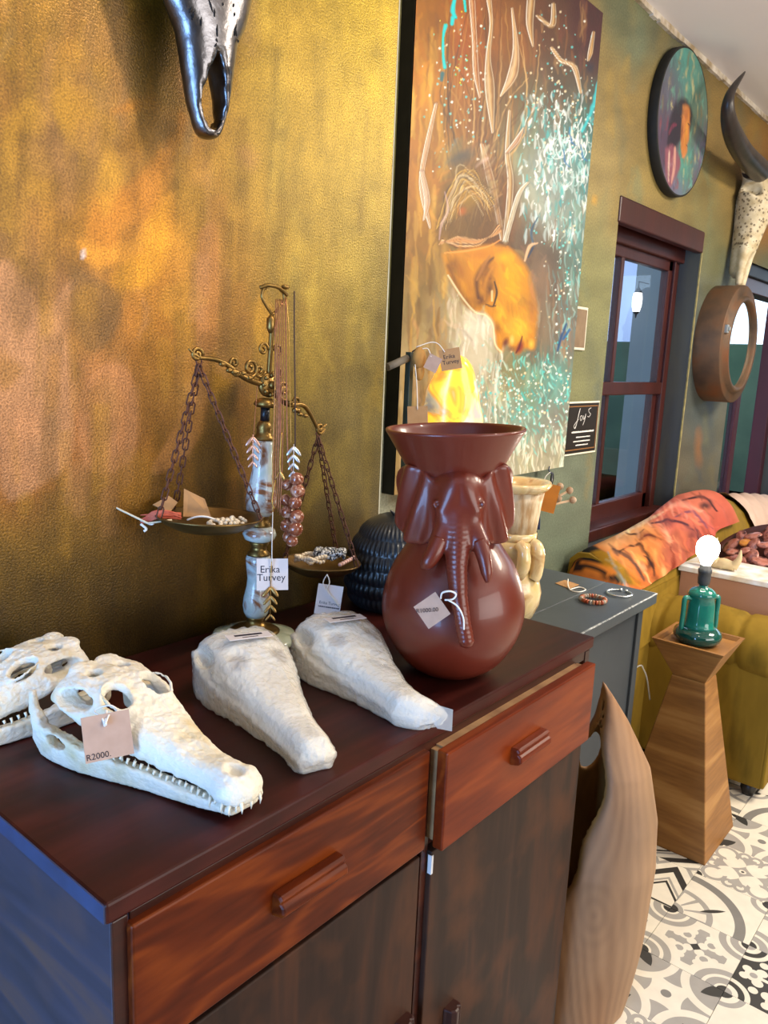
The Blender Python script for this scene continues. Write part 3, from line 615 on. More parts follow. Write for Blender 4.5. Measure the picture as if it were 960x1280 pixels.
MB().box(.01, .03, .03, gd-.02, 0, TZ-.03).build('side_panel', m_gdark, gt); MB().box(gw-.073, gw-.04, .02, .055, 0, TZ-.03).build('corner_post', m_gdark, gt, bevel=.002)
MB().box(.03, gw-.06, .03, .06, 0, .06).build('plinth', m_gdark, gt)
# --- pedestal: hourglass of pale oak
m_oak = wood('pale_oak', '#7c5226', '#976834', '#ac7e46', 'h', 9, .5, .05, 3); m_oak2 = wood('pale_oak_face', '#84582a', '#9e6e38', '#b2844a', 'h', 12, .5, .05, 3)
PX, PY = 2.349, .692
pd = thing('pedestal', 'hourglass-shaped pale oak pedestal stand holding the teal lamp', 'pedestal', (PX, PY, 0))
def fr(b, z0, h0, z1, h1, x0=-1, x1=1):
    sq = lambda h, z: [Vector((-h, -h, z)), Vector((h, -h, z)), Vector((h, h, z)), Vector((-h, h, z))]
    return b.hexa(sq(h0, z0), sq(h1, z1))
ZW, ZT = .515, .632
fr(MB(), 0, .137, ZW, .050).build('lower_pyramid', m_oak, pd, bevel=.003)
fr(MB(), ZW, .048, ZT-.012, .098).build('upper_pyramid', m_oak2, pd, bevel=.002)
b = MB(); h0, h1, t = .098, .104, .011
for k in range(4):
    R_ = Matrix.Rotation(math.pi/2*k, 4, 'Z')
    b.add([R_ @ Vector(v) for v in ((-h0, -h0, ZT-.012), (h0, -h0, ZT-.012), (h1, -h1, ZT), (-h1, -h1, ZT), (-h0+t, -h0+t, ZT-.012), (h0-t, -h0+t, ZT-.012), (h1-t, -h1+t, ZT), (-h1+t, -h1+t, ZT))], [(0, 1, 2, 3), (5, 4, 7, 6), (3, 2, 6, 7), (1, 0, 4, 5)])
b.build('tray_rim', m_oak, pd)
ZL = ZT-.012
# --- teal ceramic lamp with bare bulb
m_teal = mat('teal_glaze', '#156a5c', '#0e5046', 9, rough=.14, coat=.5, c3='#1c7c6c', bump=.08, bscale=40); m_teal_d = mat('dark_teal_glaze', '#0a3c34', '#10544a', 12, rough=.1, coat=.7, bump=.1, bscale=35)
m_bake = mat('grey_bakelite', '#4a4c4e', '#3c3e40', 20, rough=.35)
lp = thing('table_lamp', 'teal glazed ceramic lamp with two handles and a bare lit bulb', 'lamp', (PX-.006, PY+.004, ZL), math.radians(-38))
prof = [(0, 0), (.052, 0), (.066, .012), (.070, .026), (.066, .038), (.050, .050)]
MB().lathe(prof, 40).build('foot', m_teal_d, lp)
prof = [(.050, .049), (.043, .056), (.041, .075), (.039, .120), (.036, .140), (.040, .146), (.042, .150), (.036, .160), (.026, .168), (.012, .172), (.012, .178), (0, .178)]
MB().lathe(prof, 40, rfun=lambda r, z, a: r*(1+(.025*math.cos(8*a) if .06 < z < .135 else 0))).build('body', m_teal, lp)
for s_ in (-1, 1):
    pts = bez([(s_*.034, 0, .137), (s_*.050, 0, .140), (s_*.0565, 0, .132), (s_*.056, 0, .09), (s_*.057, 0, .055), (s_*.055, 0, .036)], 6)
    MB().tube(pts, [.0075]*len(pts), 10).build('handle', m_teal, lp)
MB().lathe([(.010, .176), (.017, .182), (.019, .20), (.0175, .214), (.0195, .215), (.0195, .226), (.016, .228), (.0155, .238), (.011, .24)], 24).build('lamp_holder', m_bake, lp)
m_bulb = mat('lit_bulb', '#ffffff', emis='#fff3e0', estr=26)
MB().lathe([(.0135, .24), (.016, .247), (.020, .256), (.030, .270), (.0335, .287), (.031, .304), (.022, .318), (.011, .325), (.0001, .326)], 28).build('bulb', m_bulb, lp)
bl = bpy.data.lights.new('lamp_glow', 'POINT'); bl.energy = 4.5; bl.color = (1, .88, .7); bl.shadow_soft_size = .03
bo = bpy.data.objects.new('lamp_glow', bl); COL.objects.link(bo); bo.parent = lp; bo.location = (0, 0, .362)
m_cord = mat('white_cord', '#d8d4c8', rough=.5)
c0 = Vector((PX-.05, PY+.06, ZL)); 
tag(MB().tube(bez([(2.33, .81, .40), (2.318, .822, .47), (2.30, .83, .505), (2.285, .835, .52), (2.262, .85, .50), (2.25, .87, .42), (2.25, .88, .2), (2.25, .88, .004)], 6), .0024, 6).build('lamp_cord', m_cord), 'thin white electric cord hanging behind the oak pedestal', 'cord')
# --- driftwood sculpture: hollow pointed log standing upright
m_drift = wood('bleached_driftwood', '#7d5c40', '#9a7654', '#b08c66', 'z', 7, .6, 0.0, 7, .2); m_driftin = mat('yellow_inner_wood', '#c89a50', '#a87838', 18, stretch=(1, 1, .15), rough=.65, bump=.3, bscale=60); m_bark = mat('brown_bark_edge', '#6a5030', '#8a6a3c', 14, stretch=(1, 1, .3), rough=.8, bump=.5, bscale=30)
AR = np.array([math.cos(YAW), -math.sin(YAW)]); AD = np.array([math.sin(YAW), math.cos(YAW)])
DC = np.array([1.515, .600])
zk = [0, .05, .18, .37, .47, .585, .69, .745, .785]; ck = np.array([-15, -13, -10, 0, 6, 4, -3, -13, -22])/590.0; rk = [.110, .115, .126, .124, .108, .082, .036, .016, .002]
def f_drift(x, y, z):
    cx = np.interp(z, zk, ck); r = np.interp(z, zk, rk)
    p = (x-DC[0])*AR[0]+(y-DC[1])*AR[1]-cx; q = (x-DC[0])*AD[0]+(y-DC[1])*AD[1]
    rr = np.sqrt(p*p+(q/.9)**2); ang = np.arctan2(q, p)
    d = rr-r*(1+.03*np.cos(3*ang+z*9)); d = smax(d, z-.79, .01)
    inner = smax(rr-(r-.017-.012*np.clip((.3-z)/.3, 0, 1)), .10-z, .02); d = smax(d, -inner, .006)
    n = (-.95*p-.30*q); k = r*np.interp(z, [0, .15, .25, .37, .5, .6, .75], [1.6, 1.25, .93, .77, .63, .58, .5])
    d = smax(d, n-k-.006*np.sin(z*31), .005)
    hole = s_ell(p, q, z, (-.035, .085, .60), (.030, .08, .062)); d = smax(d, -hole, .006)
    return smax(d, -z, .004)
V, F = surface_nets(f_drift, (DC[0]-.17, DC[1]-.17, -.01), (DC[0]+.17, DC[1]+.17, .80), .0052)
me = mesh_np('driftwood_sculpture', V, F); 
dn = np.stack([(V[:, 0]-DC[0])*AR[0]+(V[:, 1]-DC[1])*AR[1], V[:, 2]], 1)
pt = Painter(dn*600, '#b08a68')
g = np.sin((dn[:, 0]*300+26*fbm(V*np.array([1, 1, .6]), 4.5, 3, 3)+np.sin(dn[:, 1]*5)*5)*1.0); pt.mix(np.clip(.5+.5*g, 0, 1)*.42, '#7c5a42')
pt.mix(np.clip(fbm(V*np.array([1, 1, .35]), 14, 5, 4)+.1, 0, 1)*.6, '#caa682'); pt.mix(np.clip((dn[:, 0]-.01)/.07, 0, 1)*.35, '#c4b096'); pt.mix(np.clip(vnoise(V, 6, 9)-.2, 0, 1)*.5, '#7c6858')
ring_d = np.hypot(dn[:, 0]+.03, (dn[:, 1]-.30)*.6); pt.mix((.5+.5*np.cos(ring_d*300))*np.clip(1-ring_d/.08, 0, 1)*.35, '#8a6a54')
rr = np.hypot(dn[:, 0]-np.interp(V[:, 2], zk, ck), ((V[:, 0]-DC[0])*AD[0]+(V[:, 1]-DC[1])*AD[1])/.9); ins = np.clip((np.interp(V[:, 2], zk, rk)-.004-rr)/.004, 0, 1)
pt.mix(ins*.9, '#c0924e'); pt.mix(ins*np.clip(fbm(V*np.array([1, 1, .3]), 30, 4, 3)+.1, 0, 1)*.8, '#94683a')
add_colors(me, np.clip(pt.C**1.15*np.array([.84, .77, .68]), .01, 1)); m_dr = mat('bleached_driftwood_paint', '#a08060', attr='paint', rough=.62, bump=.35, bscale=35, bstretch=(1, 1, .12), bdist=.003)
tag(link('driftwood_sculpture', me, m_dr), 'tall hollow pointed driftwood log standing between sideboard and oak pedestal', 'sculpture')
# ================================================================== SOFA CORNER
m_velvet = mat('mustard_velvet', '#745a18', '#5e4a12', 14, rough=.8, spec=.2, bump=.25, bscale=60, stretch=(1, 1, .3), c3='#80651e')
sf = thing('sofa', 'mustard yellow velvet sofa with rolled arm under the window', 'sofa', (2.69, .53, 0))
ox, oy = 2.69, .53
ridge_px = [(672, 706), (690, 701), (715, 695), (735, 688), (775, 670), (815, 648), (850, 620), (880, 613), (900, 621), (930, 620), (960, 623)]
RY = 1.13; ridge = [onY(a, b, RY) for a, b in ridge_px]; rx = [p.x for p in ridge]; rz = [p.z for p in ridge]
rx += [5.4]; rz += [rz[-1]]
def back_profile(x):
    zt = float(np.interp(x, rx, rz)); return [(1.185, zt-.12), (1.175, zt-.03), (1.15, zt-.006), (1.11, zt-.001), (1.06, zt-.018), (1.01, zt-.06), (.975, zt-.12), (.955, zt-.20), (.95, zt-.34)]
def loft_back(x0, x1, n, grow=0.0):
    xs = np.linspace(x0, x1, n); vs = []
    for x in xs:
        for (y, z) in back_profile(x):
            cy_, cz_ = 1.09, float(np.interp(x, rx, rz))-.22; d = math.hypot(y-cy_, z-cz_); vs.append((x-ox, y+(y-cy_)/d*grow-oy, z+(z-cz_)/d*grow))
    m_ = len(back_profile(x0)); fs = [(i*m_+k, i*m_+k+1, (i+1)*m_+k+1, (i+1)*m_+k) for i in range(n-1) for k in range(m_-1)]
    return vs, fs, m_
vs, fs, m_ = loft_back(2.44, 5.4, 44)
b = MB(); b.add(vs, fs, True); b.add(vs[:m_], [tuple(range(m_))]); b.add(vs[-m_:], [tuple(range(m_-1, -1, -1))])
b.box(2.56-ox, 5.4-ox, .96-oy, 1.18-oy, .06, .66); b.build('backrest', m_velvet, sf)
# rolled arm: loft along y with pleats
ys = np.linspace(0, .60, 60); vs = []; na = 28
for y in ys:
    pl = -.010*math.exp(-((y-.135)/.010)**2)-.008*math.exp(-((y-.40)/.010)**2)
    e = .0 if y > .03 else -.02*(1-y/.03)
    for k in range(na):
        a = 2*math.pi*k/na; r = .108+pl+e+.004*math.sin(y*17+a*2); vs.append((.092+r*math.cos(a)*1.08, y, .512+r*math.sin(a)))
fs = [(i*na+k, (i+1)*na+k, (i+1)*na+(k+1) % na, i*na+(k+1) % na) for i in range(len(ys)-1) for k in range(na)]
b = MB(); b.add(vs, fs, True); b.add(vs[:na], [tuple(range(na))]); b.build('arm_roll', m_velvet, sf)
MB().box(0.0, .17, .0, .64, .045, .50).build('arm_panel', m_velvet, sf, bevel=.012, seg=3)
MB().box(.0, .17, -.004, .012, .05, .46).build('arm_front', m_velvet, sf, bevel=.006)
MB().box(.17, 2.6, .02, .46, .10, .34).build('base', m_velvet, sf, bevel=.02, seg=3); MB().box(.18, 2.6, -.02, .45, .34, .46).build('seat_cushion', m_velvet, sf, bevel=.04, seg=4)
m_leg = mat('black_foot', '#18130f', rough=.4)
for x, y in ((.04, .05), (.04, .55), (2.5, .05)): MB().lathe([(.018, 0), (.026, .02), (.026, .05)], 14).build('leg', m_leg, sf, (x, y, 0))
# --- printed throw over the back of the sofa
xs = np.linspace(2.34, 3.58, 190); vs = []; NP_ = 70
for i, x in enumerate(xs):
    pr = back_profile(x); P_ = bez([(0, a, c) for a, c in pr[1:7]], 12); L_ = np.linspace(0, len(P_)-1, NP_)
    for j, l in enumerate(L_):
        q = P_[int(l)].lerp(P_[min(int(l)+1, len(P_)-1)], l-int(l)); t = j/NP_
        fold = .006*math.sin(x*38+t*5)*t+.004*math.sin(x*21-t*9)
        dp_ = max(0, 1-i/22)**2; vs.append((x-.02*dp_, q.y-.010-fold-.02*t, q.z+.012+fold*.6-.30*dp_))
I = np.arange(len(xs)*NP_).reshape(len(xs), NP_); F = np.stack([I[:-1, :-1], I[:-1, 1:], I[1:, 1:], I[1:, :-1]], -1).reshape(-1, 4)
me = mesh_np('printed_throw', vs, F); Q = project_n(np.array(vs))
pt = Painter(Q, '#c98a58')
pt.blobs([(700, 700, 20, 14, '#c8803c'), (740, 705, 20, 14, '#b8743a'), (780, 660, 20, 20, '#d8a878'), (800, 690, 20, 20, '#d88c50'), (815, 720, 16, 12, '#c87840'), (845, 640, 22, 16, '#d67a66'), (870, 640, 16, 18, '#e08a70'), (850, 690, 16, 20, '#c07058'), (885, 660, 12, 24, '#c86a58')])
pt.poly([(690, 697), (722, 688), (745, 683), (790, 725), (770, 728), (735, 712), (705, 700)], '#17130f', 1, 1.5)
pt.poly([(738, 690), (758, 690), (800, 728), (786, 730), (760, 712)], '#a07c1c', .95, 2)
pt.poly([(700, 706), (725, 700), (770, 712), (760, 720), (720, 714)], '#d0863c', .95, 2)
for k in range(3): pt.stroke([(692+k*12, 706+k*3), (720+k*14, 703+k*4), (762+k*6, 716+k*5)], [1, 2.2, .8], '#1a120c', .95)
pt.stroke([(760, 690), (772, 715), (785, 735)], [1, 3, 3], '#8a97a0', .8); pt.stroke([(766, 686), (790, 700), (805, 725)], [2, 4, 2], '#4a3c40', .85)
for (x0, y0, x1, y1, x2, y2, w, c) in ((770, 672, 800, 655, 830, 640, 4, '#e8c4a0'), (775, 690, 800, 680, 812, 700, 3, '#3a2018'), (805, 695, 815, 705, 818, 720, 3, '#2c1814'), (800, 675, 812, 668, 826, 676, 3, '#6a2c20'), (822, 650, 836, 670, 842, 700, 4, '#f0a888'), (830, 640, 850, 630, 880, 640, 5, '#f0a890'), (815, 655, 840, 650, 868, 660, 3, '#4c3448'), (845, 645, 866, 640, 884, 660, 3, '#8a5a70'), (838, 680, 842, 705, 836, 728, 4, '#8c3c28'), (826, 700, 830, 715, 826, 730, 3, '#f4b078'), (870, 660, 878, 690, 872, 720, 4, '#54303c'), (880, 640, 892, 670, 890, 700, 4, '#e47c6c'), (790, 690, 806, 715, 818, 735, 3, '#f0b880'), (782, 665, 796, 668, 806, 660, 2, '#2a1a18'), (842, 668, 850, 690, 848, 715, 3, '#e8946c'), (852, 625, 880, 622, 897, 640, 3, '#2c2430')):
    pt.stroke([(x0, y0), (x1, y1), (x2, y2)], [w*.4, w, w*.4], c, .9, .7, 1.5)
random.seed(77)
pt.blob(812, 706, 7, 14, '#3a1c18', .8, .8, .3, .1, .3); pt.blob(803, 668, 12, 8, '#7a3424', .6, .9, .4, .1); pt.blob(836, 655, 14, 8, '#5c3a4c', .6, .9, .4, .1); pt.blob(830, 716, 8, 12, '#f2b078', .7, .9, .4, .1); pt.blob(866, 668, 10, 20, '#6a3844', .6, .9, .4, .1); pt.blob(790, 655, 14, 7, '#ead0a8', .7, .9, .4, .1); pt.blob(882, 632, 10, 6, '#2c2a34', .8, .8, .4, .1)
pt.texture(260, 765, 895, 618, 738, (1.5, 4.5), (8, 26), .55, .7, .9, 1.5)
pt.C *= (1+.18*fbm(Q, .09, 4, 3))[:, None]
add_colors(me, np.clip(pt.C**1.2*.72, .005, 1)); m_throw = mat('printed_velvet', '#c98a58', attr='paint', rough=.8, spec=.2, bump=.2, bscale=90)
tag(link('printed_throw', me, m_throw), 'throw printed with a painted orange and pink face draped over the sofa back', 'throw')
# --- pink cloth further along the back
xs = np.linspace(3.86, 5.3, 60); vs = []
for x in xs:
    P_ = bez([(0, a, c) for a, c in back_profile(x)[1:]], 6)
    for j, q in enumerate(P_): f_ = .008*math.sin(x*34+j*.25); vs.append((x, q.y-.012-abs(f_), q.z+.014+f_))
npf = len(P_); I = np.arange(len(xs)*npf).reshape(len(xs), npf); F = np.stack([I[:-1, :-1], I[:-1, 1:], I[1:, 1:], I[1:, :-1]], -1).reshape(-1, 4)
tag(link('pink_cloth', mesh_np('pink_cloth', vs, F), mat('dusty_pink_linen', '#cbaf9e', '#bda08e', 12, rough=.85, bump=.3, bscale=80)), 'dusty pink linen cloth over the far end of the sofa back', 'cloth')
# --- pale wooden box with white rim on the seat, antler on it, bowl of carved pods behind
m_box = mat('pinkish_box_wood', '#a67c64', '#966c56', 10, stretch=(1, .2, 1), rough=.6); m_rim = mat('worn_white_rim', '#dfe2e6', '#c9b79a', 16, rough=.5, contrast=.15)
BX = 2.925; pa = onX(852, 703, BX); pb = onX(960, 731, BX); zt = (pa.z+pb.z)/2; BY1 = pa.y
bx_ = thing('wooden_box', 'long pinkish wooden box with worn white rim lying on the sofa seat', 'box', (BX, BY1-.50, .46))
hb = zt-.46
MB().box(0, .02, 0, .50, 0, hb-.02).box(.20, .22, 0, .50, 0, hb-.02).box(.02, .20, 0, .02, 0, hb-.02).box(.02, .20, .60, .50, 0, hb-.02).box(.02, .2, .02, .48, 0, .012).build('body', m_box, bx_, bevel=.003)
MB().box(-.008, .228, -.008, .508, hb-.02, hb).build('rim_lid', m_rim, bx_, bevel=.003)
m_horn = mat('pale_antler', '#d9c8a0', '#b89c6c', 20, rough=.5, bump=.2, bscale=60)
pa = onX(903, 716, BX+.06)
an = thing('antler_piece', 'small cream three-pronged antler piece lying on the white-rimmed box', 'antler', (BX+.06, pa.y, zt)); an.scale = (1.35, 1.35, 1.35)
b = MB()
for pts, rs in (([(0, .03, .010), (0, .0, .016), (.0, -.03, .012)], [.011, .016, .012]), ([(0, .02, .012), (.0, .032, .045), (.0, .024, .085)], [.016, .010, .0015]), ([(0, -.025, .012), (0, -.038, .035), (0, -.040, .062)], [.013, .008, .0015]), ([(0, .0, .012), (0, .05, .016), (0, .075, .040)], [.014, .008, .0015])):
    P_ = bez(pts, 6); b.tube(P_, list(np.interp(np.linspace(0, 1, len(P_)), np.linspace(0, 1, len(rs)), rs)), 10)
b.build('prongs', m_horn, an)
m_bowl = mat('dark_wood_bowl', '#3c1e18', '#54302a', 12, rough=.4); m_pod = mat('carved_pod', '#8a4a34', '#3c1c1c', 24, rough=.35, c3='#b4786a', coat=.3, contrast=.15); m_pod2 = mat('golden_pod', '#c98a3c', '#a0602c', 16, rough=.4)
pc = onX(945, 690, 3.30)
bw = thing('wooden_bowl', 'dark wooden bowl heaped with carved pods on the sofa', 'bowl', pc, 0); bw.rotation_euler = (math.radians(-18), math.radians(-26), 0)
MB().lathe([(.0001, -.075), (.06, -.074), (.12, -.045), (.165, .0), (.176, .018), (.170, .02), (.155, .002), (.11, -.035), (.05, -.058), (.0001, -.06)], 40).build('bowl_body', m_bowl, bw)
random.seed(11)
pod = None
for i in range(19):
    a = i*2.4; r = .034*math.sqrt(i)*.98; x, y = r*math.cos(a), r*math.sin(a); s_ = random.uniform(.72, .95)
    if pod is None:
        b = MB(); b.lathe([(.0001, -.008), (.030, -.007), (.038, 0), (.034, .006), (.026, .0045), (.018, .008), (.0001, .009)], 22, Matrix.Diagonal((1.15, .85, 1.3, 1))); o = b.build('carved_pod', m_pod); pod = o
    else: o = copy_obj(pod)
    if i == 3: o.data = o.data.copy(); o.data.materials[0] = m_pod2
    Mw = bw.matrix_basis @ Matrix.Translation((x, y, .012+.02*(1-r/.16))) @ Euler((random.uniform(-.4, .4), random.uniform(-.4, .4), random.uniform(0, 6))).to_matrix().to_4x4()
    o.matrix_world = Mw; o.scale = (s_, s_, s_)
    tag(o, 'golden carved pod lying among the darker pods in the bowl' if i == 3 else 'reddish brown carved pod heaped in the dark wooden bowl', 'pod', 'carved pods in the wooden bowl')
# ================================================================== WALL PIECES
def canvas_grid(name, x0, x1, z0, z1, y, nx, nz):
    xs = np.linspace(x0, x1, nx); zs = np.linspace(z0, z1, nz); X, Z = np.meshgrid(xs, zs, indexing='ij')
    V = np.stack([X.ravel(), np.full(X.size, y), Z.ravel()], 1); I = np.arange(nx*nz).reshape(nx, nz)
    return V, np.stack([I[:-1, :-1], I[1:, :-1], I[1:, 1:], I[:-1, 1:]], -1).reshape(-1, 4)
# --- big painting: bowed face, drips of turquoise and white
CX0, CX1, CZ0, CZ1, CY = 1.441, 2.306, 1.098, 2.425, YR-.04
pn = thing('canvas_painting', 'tall unframed painting of a bowed golden face with turquoise splashes', 'painting', ((CX0+CX1)/2, YR, CZ0))
V, F = canvas_grid('canvas', CX0, CX1, CZ0, CZ1, CY, 330, 480); Q = project_n(V)
V[:, 1] += .002*np.sin(V[:, 0]*9)*np.exp(-((V[:, 2]-CZ0)/.15)**2)
pt = Painter(Q, '#8a6a3a')
pt.blobs([(540, 40, 25, 40, '#8c6a30'), (530, 110, 22, 50, '#a8803a'), (580, 60, 25, 60, '#8c5a2c'), (570, 130, 30, 40, '#8a6834'), (620, 60, 30, 60, '#7c5a34'), (690, 40, 25, 40, '#6e4a34'), (735, 40, 22, 40, '#5c2630'), (700, 110, 30, 40, '#6a5a4a'), (640, 130, 25, 40, '#6c6048'), (670, 160, 30, 40, '#7a8478'),
          (720, 180, 25, 50, '#5c8c88'), (690, 200, 30, 30, '#a9b4b0'), (690, 260, 30, 30, '#b0b8b0'), (540, 200, 18, 60, '#a07c3c'), (525, 260, 15, 60, '#96743c'), (575, 210, 22, 40, '#7a6a44'), (600, 240, 25, 30, '#6c5434'), (625, 270, 20, 40, '#7a5430'), (560, 270, 20, 30, '#7c6436'),
          (530, 340, 20, 40, '#9c8050'), (520, 400, 20, 40, '#a89468'), (560, 400, 25, 40, '#b0a080'), (590, 430, 25, 40, '#d8d0bc'), (610, 500, 40, 40, '#c8c0ac'), (520, 470, 25, 40, '#cdbf9c'), (660, 300, 20, 30, '#7a6a5c'), (690, 330, 20, 40, '#7c6e62'), (720, 320, 15, 60, '#7d9c94'), (680, 400, 20, 40, '#8a7660'),
          (710, 400, 20, 50, '#8c8478'), (640, 470, 30, 25, '#8a8050'), (680, 470, 30, 30, '#7fa8a0'), (640, 520, 40, 30, '#86a89c'), (690, 530, 25, 30, '#9a948a'), (680, 570, 40, 25, '#b8b4a0'), (500, 560, 20, 50, '#cdb88c'), (600, 570, 60, 30, '#c4bca8')])
pt.C = pt.C**1.12*.82*(1+.25*fbm(Q, .05, 11, 4))[:, None]
up_ = np.clip((340-Q[:, 1])/120, 0, 1)*np.clip((690-Q[:, 0])/60, 0, 1)
pt.C *= (1+up_[:, None]*np.array([.55, .35, .05])); pt.blob(578, 60, 16, 50, '#b0682c', .5, .9, .5, .04); pt.blob(604, 200, 14, 50, '#9a5a2a', .5, .9, .5, .04); pt.blob(534, 110, 14, 50, '#d0a048', .6, .9, .5, .04); pt.blob(528, 260, 10, 50, '#c89440', .5, .9, .5, .04); pt.blob(655, 70, 16, 50, '#8a5c34', .5, .9, .5, .04)
def band(n, x0, x1, y0, y1, cols, w=(1, 3), l=(8, 26), k=.7, lean=0.0):
    for i in range(n):
        x = random.uniform(x0, x1); y = random.uniform(y0, y1); ll = random.uniform(*l); ww = random.uniform(*w); dx = random.uniform(-4, 4)+lean*ll
        pt.stroke([(x, y), (x+dx*.5+random.uniform(-2, 2), y+ll*.5), (x+dx, y+ll)], [ww*.4, ww, ww*.3], random.choice(cols), random.uniform(.3, 1)*k, .8, .8)
random.seed(21)
band(130, 505, 560, 0, 560, ['#b08a44', '#8a6a34', '#c8a258', '#a07c46', '#6a4a20', '#d8b468'], (2, 7), (20, 80), .5)
band(90, 560, 740, 0, 130, ['#a8764a', '#5c4028', '#8c6a3c', '#c09a6a', '#7a4a30'], (1.5, 5), (18, 60), .45)
pt.texture(700, 500, 750, 0, 600, (2, 6), (10, 45), .35, .55, 1.5, 2)
for i in range(70):
    x = random.uniform(560, 660); pt.stroke([(x+random.uniform(-20, 20), random.uniform(-10, 120)), (x+random.uniform(-14, 14), random.uniform(130, 200)), (590+random.uniform(-30, 40), random.uniform(230, 300))], [.6, 1.8, .6], random.choice(['#b08850', '#5c3c20', '#d0b080', '#7c5028', '#3c2a18']), random.uniform(.25, .6), .8, .8)
# turquoise and white splash field
band(420, 650, 745, 110, 290, ['#e8f0ee', '#9cc8c4', '#58b0b0', '#c8d8d8', '#7a8c8c', '#4a9aa0', '#f6f6f0', '#ffffff'], (.8, 3.4), (5, 20), .85)
band(150, 690, 730, 250, 430, ['#9cc8c4', '#7ab4ac', '#b8c4bc', '#8a7868', '#6a8c8c'], (.8, 2.4), (5, 22), .75)
band(330, 590, 712, 440, 560, ['#7fd0c8', '#58b8b4', '#a8dcd4', '#c8e0d4', '#8a8868', '#e8ece0', '#4aa8a8'], (.8, 2.4), (3, 14), .8, .2)
band(160, 610, 710, 540, 590, ['#f0ece0', '#dcd4c0', '#a8a488', '#8c8a70', '#c8d8cc'], (.8, 2.2), (8, 24), .8)
band(120, 560, 640, 350, 540, ['#f2ede0', '#e0d8c4', '#c8bca0', '#fbf8f0'], (1, 4), (14, 44), .5)
band(70, 660, 715, 330, 440, ['#8a6a54', '#a88868', '#7c7068', '#9cb0a8'], (1.5, 4), (14, 40), .6)
band(60, 500, 520, 480, 610, ['#e0d0a4', '#cdb888', '#f0e4c4'], (2, 5), (20, 50), .5)
pts_ = [(random.gauss(700, 26), random.gauss(150, 70)) for _ in range(260)]+[(random.gauss(575, 22), random.gauss(110, 55)) for _ in range(150)]+[(random.gauss(645, 34), random.gauss(495, 32)) for _ in range(260)]+[(random.gauss(705, 14), random.uniform(270, 520)) for _ in range(120)]
pt.dots(pts_, [random.uniform(.7, 2.0) for _ in pts_], ['#e8f4f0', '#8ad4d0', '#f8f4e8', '#6ac0c0', '#e8d8b8'], .9)
# drips top left
for P_, w in (([(568, 0), (566, 14), (570, 22)], [3, 4, 2]), ([(580, -4), (582, 14)], [2.5, 2]), ([(566, 22), (565, 30)], [3.5, 3]), ([(557, 32), (554, 46), (554, 70), (556, 84)], [3.6, 2.2, 2.2, 3]), ([(553, 92), (552, 100)], [4, 3])): pt.stroke(P_, w, '#3fc4c8' if w[0] < 4 else '#3a6a70', 1, .6)
# hanging pale ribbons of hair
def ribbon(P_, w, body='#b9976a', hi='#fdf6e4', lo='#6a4426'):
    w = [a*.85 for a in w]; pt.stroke(P_, [a*1.15+1.2 for a in w], '#3c2412', .55, .7, .6); pt.stroke(P_, [a for a in w], body, .75, .8, .6); pt.stroke([(x-w[min(i, len(w)-1)]*.2, y) for i, (x, y) in enumerate(P_)], [a*.5 for a in w], '#efe2c8', .4, .95, .6)
    for o_, c_, k_ in ((-.75, '#fffaf0', .85), (-.25, '#9a7044', .4), (.1, '#c8a050', .45), (.45, '#8a5c38', .45), (.75, '#f4e8d0', .5)):
        pt.stroke([(x+w[min(i, len(w)-1)]*o_+random.uniform(-.4, .4), y) for i, (x, y) in enumerate(P_)], [.75]*len(w), c_, k_, .9)
    return
    pt.stroke([(x-w[min(i, len(w)-1)]*.55, y) for i, (x, y) in enumerate(P_)], [1.1]*len(w), hi, .95, .8); pt.stroke([(x+w[min(i, len(w)-1)]*.5, y) for i, (x, y) in enumerate(P_)], [.9]*len(w), hi, .8, .8); pt.stroke([(x-w[min(i, len(w)-1)]*.1, y) for i, (x, y) in enumerate(P_)], [.7]*len(w), '#e8d0a0', .8, .8)
ribbon([(590, 0), (593, 50), (595, 90), (600, 122)], [5, 4, 5, 1], '#a8643a'); ribbon([(611, 0), (614, 30), (610, 70), (612, 110), (616, 166)], [4, 3, 4, 9, 1]); ribbon([(640, 10), (645, 60), (640, 95), (626, 120)], [1, 5, 9, 1], '#cfae88')
ribbon([(664, 0), (662, 30), (666, 58)], [7, 6, 1]); ribbon([(672, 20), (690, 32), (692, 5)], [3, 5, 3]); ribbon([(690, 60), (702, 76), (718, 84), (726, 116)], [3, 4, 5, 2], '#d0b088'); ribbon([(742, 40), (738, 66), (735, 76)], [2, 4, 1], '#c89a5c')
ribbon([(602, 180), (612, 220), (620, 255), (628, 300)], [3, 7, 5, 4], '#c09470'); ribbon([(637, 138), (634, 190), (638, 230), (632, 302)], [1.5, 4, 5, 5], '#b49a74'); ribbon([(634, 190), (646, 176), (654, 160)], [3, 5, 1], '#a87870'); ribbon([(632, 300), (648, 245), (660, 228)], [4, 4, 2], '#c8d0c8')
ribbon([(545, 130), (534, 180), (527, 220), (530, 250), (538, 285)], [2, 4, 4, 5, 1], '#c8a898'); ribbon([(527, 215), (534, 250), (530, 275)], [4, 5, 1], '#d0b8b0')
